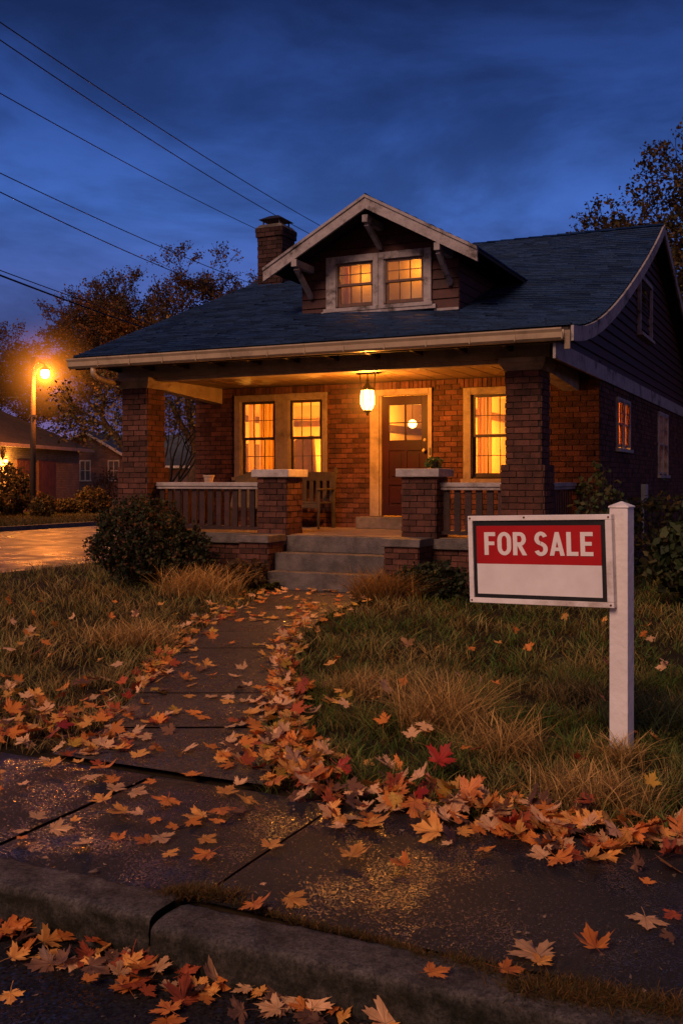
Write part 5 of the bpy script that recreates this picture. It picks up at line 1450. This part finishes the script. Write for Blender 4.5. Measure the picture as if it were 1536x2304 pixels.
def on_lawn(x,y,margin=0.0):
    u,v=CU*(x-HX)+SU*(y-HY), -SU*(x-HX)+CU*(y-HY)
    l=np.interp(y,PY,PL); r=np.interp(y,PY,PR)
    edge=.05*np.sin(x*9+y*4)+.04*np.sin(x*23+1)
    ok=(v>LAWN_V+.05+edge-margin)&(u>-6.0)
    onp=(x>l+.02-edge)&(x<r-.02+edge)&(y<13.85)
    inhouse=(v>-.02)&(u>-3.95)&(u<3.2)
    instep=(v>-.75)&(v<.1)&(u>-1.4)&(u<1.4)
    return ok&~onp&~inhouse&~instep
def fbm(x,y,s,o):
    return np.array([mnoise.fractal(Vector((a*s,b*s,o)),1.0,2.0,3) for a,b in zip(x.tolist(),y.tolist())])
def scatter(n,y0,y1,pw=1.0):
    y=y0+(y1-y0)*rg.random(n)**pw; hw=.40*y+.3
    x=rg.uniform(-1,1,n)*hw; k=on_lawn(x,y); return x[k],y[k]
GREEN=np.array([.115,.190,.030]); DRY=np.array([.50,.33,.12]); GOLD=np.array([.36,.21,.05]); DARK=np.array([.028,.032,.012])
def grass_zone(name,label,n,y0,y1,h,w,side,pw=1.0,seg=3):
    x,y=scatter(n,y0,y1,pw); l=np.interp(y,PY,PL)+.4
    k=(x>l) if side>0 else (x<=l)
    x,y=x[k],y[k]
    if len(x)==0: return
    f=fbm(x,y,.9,3.0); g=fbm(x,y,2.6,9.0)
    dens=rg.random(len(x))<np.clip(.62+1.1*g,.12,1.0); x,y,f,g=x[dens],y[dens],f[dens],g[dens]
    dry=np.clip(.18+.9*f+rg.normal(0,.22,len(x)),0,1)
    if side<0: dry=np.clip(dry+.38,0,1)
    pal=GREEN[None]*(1-dry[:,None])+DRY[None]*dry[:,None]
    gl=rg.random(len(x))<.3; pal[gl]=GOLD*(.5+dry[gl,None])
    dk=rg.random(len(x))<.22; pal[dk]=DARK
    P=np.stack([x,y,np.full(len(x),-.035)],1)
    hh=h*np.clip(.75+1.0*g+.4*f,.35,1.7)
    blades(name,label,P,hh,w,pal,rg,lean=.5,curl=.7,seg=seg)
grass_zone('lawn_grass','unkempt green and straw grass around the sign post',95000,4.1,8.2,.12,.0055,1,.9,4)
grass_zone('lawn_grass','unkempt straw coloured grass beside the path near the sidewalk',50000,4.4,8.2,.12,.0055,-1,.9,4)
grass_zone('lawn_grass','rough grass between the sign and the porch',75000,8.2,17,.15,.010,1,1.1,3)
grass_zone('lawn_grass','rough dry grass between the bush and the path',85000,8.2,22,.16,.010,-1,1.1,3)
# tussocks of tall dry grass
def tuft(label,px,py,n,spread,h,pal,w=.005,lean=.45,z=0.0,curl=.9):
    p=gp(px,py,z); P=np.stack([p.x+spread*np.clip(rg.normal(0,1,n),-1.9,1.9),p.y+spread*np.clip(rg.normal(0,1,n),-1.9,1.9),np.full(n,z-.01)],1)
    o=blades('grass_tuft',label,P,h,w,pal,rg,lean=lean,curl=curl,seg=5); 
    o['kind']='thing'; o['group']='tufts of long grass'
STR=[(.80,.48,.16),(.62,.35,.10),(.42,.23,.06),(.22,.13,.04)]
tuft('big golden tussock of long dry grass in the lawn',985,1640,900,.12,.36,STR)
tuft('spreading straw tussock beside the golden one',1120,1690,500,.13,.24,STR)
tuft('pale dead grass tuft at the foot of the sign post',1320,1800,700,.14,.20,STR)
tuft('straw tuft against the front of the sign post',1385,1715,260,.06,.18,STR)
tuft('orange dry tussock beside the lowest porch step',868,1345,1100,.22,.42,[(.34,.17,.04),(.26,.13,.03),(.18,.09,.03)],w=.009)
tuft('fine straw tuft halfway along the path edge',820,1560,450,.14,.22,STR)
tuft('tall dry tussock beneath the dark bush',455,1335,900,.28,.42,STR,w=.009)
tuft('dark green tuft behind the sign post',1480,1640,600,.16,.26,[(.03,.045,.018),(.05,.055,.02)],w=.008)
tuft('amber tussock on the bush side lawn',300,1450,700,.20,.26,STR,w=.008)
# grass in the kerb joint and behind the kerb
KG=[(.20,.095,.02),(.13,.07,.02),(.07,.065,.018),(.10,.05,.018)]
def seam(label,pts,n,sp,h):
    P=[]
    for k in range(n):
        x,y=line_pt(pts,rg.random()); p=gp(x,y,0); P.append((p.x+rg.normal(0,sp),p.y+rg.normal(0,sp*.7),-.012))
    o=blades('kerb_weeds',label,np.array(P),h,.004,KG,rg,lean=.7,curl=.9,seg=3)
seam('rusty grass growing in the gap between kerb blocks',[(380,2015),(440,2005),(520,2018)],1700,.028,.045)
seam('low weeds along the back of the kerb',[(520,2025),(700,2075),(850,2110),(960,2150)],1800,.014,.025)
seam('green moss and weeds behind the kerb',[(980,2150),(1060,2165),(1130,2190)],900,.03,.03)
seam('weeds creeping over the kerb at the picture corner',[(1180,2215),(1330,2240),(1536,2275)],3800,.05,.04)
# verge grass across the side street
x=rg.uniform(-17,-7,14000); y=rg.uniform(31,44,14000)
u_=CU*(x-HX)+SU*(y-HY); k=u_<-17.6; x,y=x[k],y[k]
blades('verge_grass','short grass on the verge across the side street',np.stack([x,y,np.zeros(len(x))],1),.12,.03,[(.09,.07,.02),(.06,.055,.02),(.12,.08,.02)],rg,seg=2)
# litter crumbs, pebbles on the pavement
m=MB(); 
for k in range(420):
    px_,py_=rr.uniform(0,1536),rr.uniform(1740,2300)
    p=gp(px_,py_,0); u,v=toH(p.x,p.y)
    if v<SW0: 
        if v<KF-.02: p=gp(px_,py_,ST)
        else: continue
    s=rr.choice((.003,.004,.006,.008)); q=[(p.x+rr.gauss(0,s),p.y+rr.gauss(0,s),p.z+rr.uniform(0,s*1.4)) for _ in range(4)]
    m.add(q,[(0,1,2),(0,2,3),(0,3,1),(1,3,2)])
tag(m.build('grit',surf('grit',(.22,.14,.09),(.10,.07,.05),20,.6,.6,0)),'grit and leaf crumbs on the paving','grit',kind='stuff')

# ================================================================== LIGHT AND SKY
w=bpy.data.worlds.new('World'); sc.world=w; w.use_nodes=True; t=w.node_tree; t.nodes.clear(); L=t.links.new
out=t.nodes.new('ShaderNodeOutputWorld'); bg=N(t,'ShaderNodeBackground',Strength=1.0); L(bg.outputs[0],out.inputs[0])
sky=N(t,'ShaderNodeTexSky'); sky.sky_type='NISHITA'; sky.sun_disc=False; sky.sun_elevation=rad(-4.0); sky.sun_rotation=rad(211)
tc=N(t,'ShaderNodeTexCoord'); sx=N(t,'ShaderNodeSeparateXYZ'); L(tc.outputs['Generated'],sx.inputs[0])
cr=N(t,'ShaderNodeValToRGB'); L(sx.outputs['Z'],cr.inputs[0])
E=cr.color_ramp.elements
stops=[(0.0,(.13,.080,.19)),(.07,(.10,.085,.24)),(.15,(.062,.095,.30)),(.25,(.041,.104,.37)),(.33,(.022,.060,.24)),(.43,(.009,.024,.105)),(.6,(.010,.022,.08)),(1.0,(.008,.016,.055))]
E[0].position,E[0].color=stops[0][0],c4(stops[0][1]); E[1].position,E[1].color=stops[-1][0],c4(stops[-1][1])
for p_,c_ in stops[1:-1]:
    e=E.new(p_); e.color=c4(c_)
mp=N(t,'ShaderNodeMapping'); mp.inputs['Scale'].default_value=(1.5,1.5,4.2); mp.inputs['Rotation'].default_value=(0,rad(8),0); L(tc.outputs['Generated'],mp.inputs[0])
n1=N(t,'ShaderNodeTexNoise',Scale=2.1,Detail=8.0,Roughness=.58,Distortion=.3); L(mp.outputs[0],n1.inputs['Vector'])
r1=N(t,'ShaderNodeMapRange',interpolation_type='SMOOTHSTEP'); r1.inputs['From Min'].default_value=.36; r1.inputs['From Max'].default_value=.66; r1.inputs['To Min'].default_value=.70; r1.inputs['To Max'].default_value=1.45; L(n1.outputs['Fac'],r1.inputs['Value'])
mm=N(t,'ShaderNodeMix',data_type='RGBA',blend_type='MULTIPLY'); mm.inputs[0].default_value=1.0; L(cr.outputs[0],mm.inputs[6]); L(r1.outputs[0],mm.inputs[7])
ad=N(t,'ShaderNodeMix',data_type='RGBA',blend_type='ADD'); ad.inputs[0].default_value=.08; L(mm.outputs[2],ad.inputs[6]); L(sky.outputs[0],ad.inputs[7])
# warm fill light added to the unseen sky low behind the camera
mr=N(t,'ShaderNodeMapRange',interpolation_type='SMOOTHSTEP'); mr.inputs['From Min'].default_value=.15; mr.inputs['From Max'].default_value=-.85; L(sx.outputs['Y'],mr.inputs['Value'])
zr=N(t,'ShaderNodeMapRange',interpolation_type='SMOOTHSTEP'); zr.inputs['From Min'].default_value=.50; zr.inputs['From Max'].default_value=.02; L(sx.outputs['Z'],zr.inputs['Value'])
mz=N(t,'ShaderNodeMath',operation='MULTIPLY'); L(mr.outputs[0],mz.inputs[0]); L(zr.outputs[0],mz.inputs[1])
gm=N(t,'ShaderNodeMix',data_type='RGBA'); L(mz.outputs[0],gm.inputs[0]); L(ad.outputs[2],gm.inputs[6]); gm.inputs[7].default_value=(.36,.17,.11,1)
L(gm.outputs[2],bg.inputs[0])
sl_=bpy.data.lights.new('sun','SUN'); sl_.energy=1.95; sl_.angle=rad(24); sl_.color=(1,.60,.42)
so=bpy.data.objects.new('sun',sl_); COL.objects.link(so)
# comes from behind the camera on its left, low
dirv=Vector((.50,.84,-.74)).normalized(); so.rotation_euler=dirv.to_track_quat('-Z','Y').to_euler()

# ================================================================== CAMERA
cam=bpy.data.cameras.new('camera'); co=bpy.data.objects.new('camera',cam); COL.objects.link(co)
co.location=(0,0,1.5); co.rotation_euler=(rad(90),0,0)
cam.sensor_width=36; cam.lens=F/2304*36; cam.shift_y=-(1152-1080)/2304; cam.clip_end=3000; cam.clip_start=.05
sc.camera=co
sc.view_settings.view_transform='Standard'; sc.view_settings.look='None'; sc.view_settings.exposure=0; sc.view_settings.gamma=1
sc.cycles.use_denoising=True; sc.cycles.sample_clamp_indirect=6; sc.cycles.max_bounces=7; sc.cycles.transparent_max_bounces=12
sc.cycles.volume_step_rate=2.0
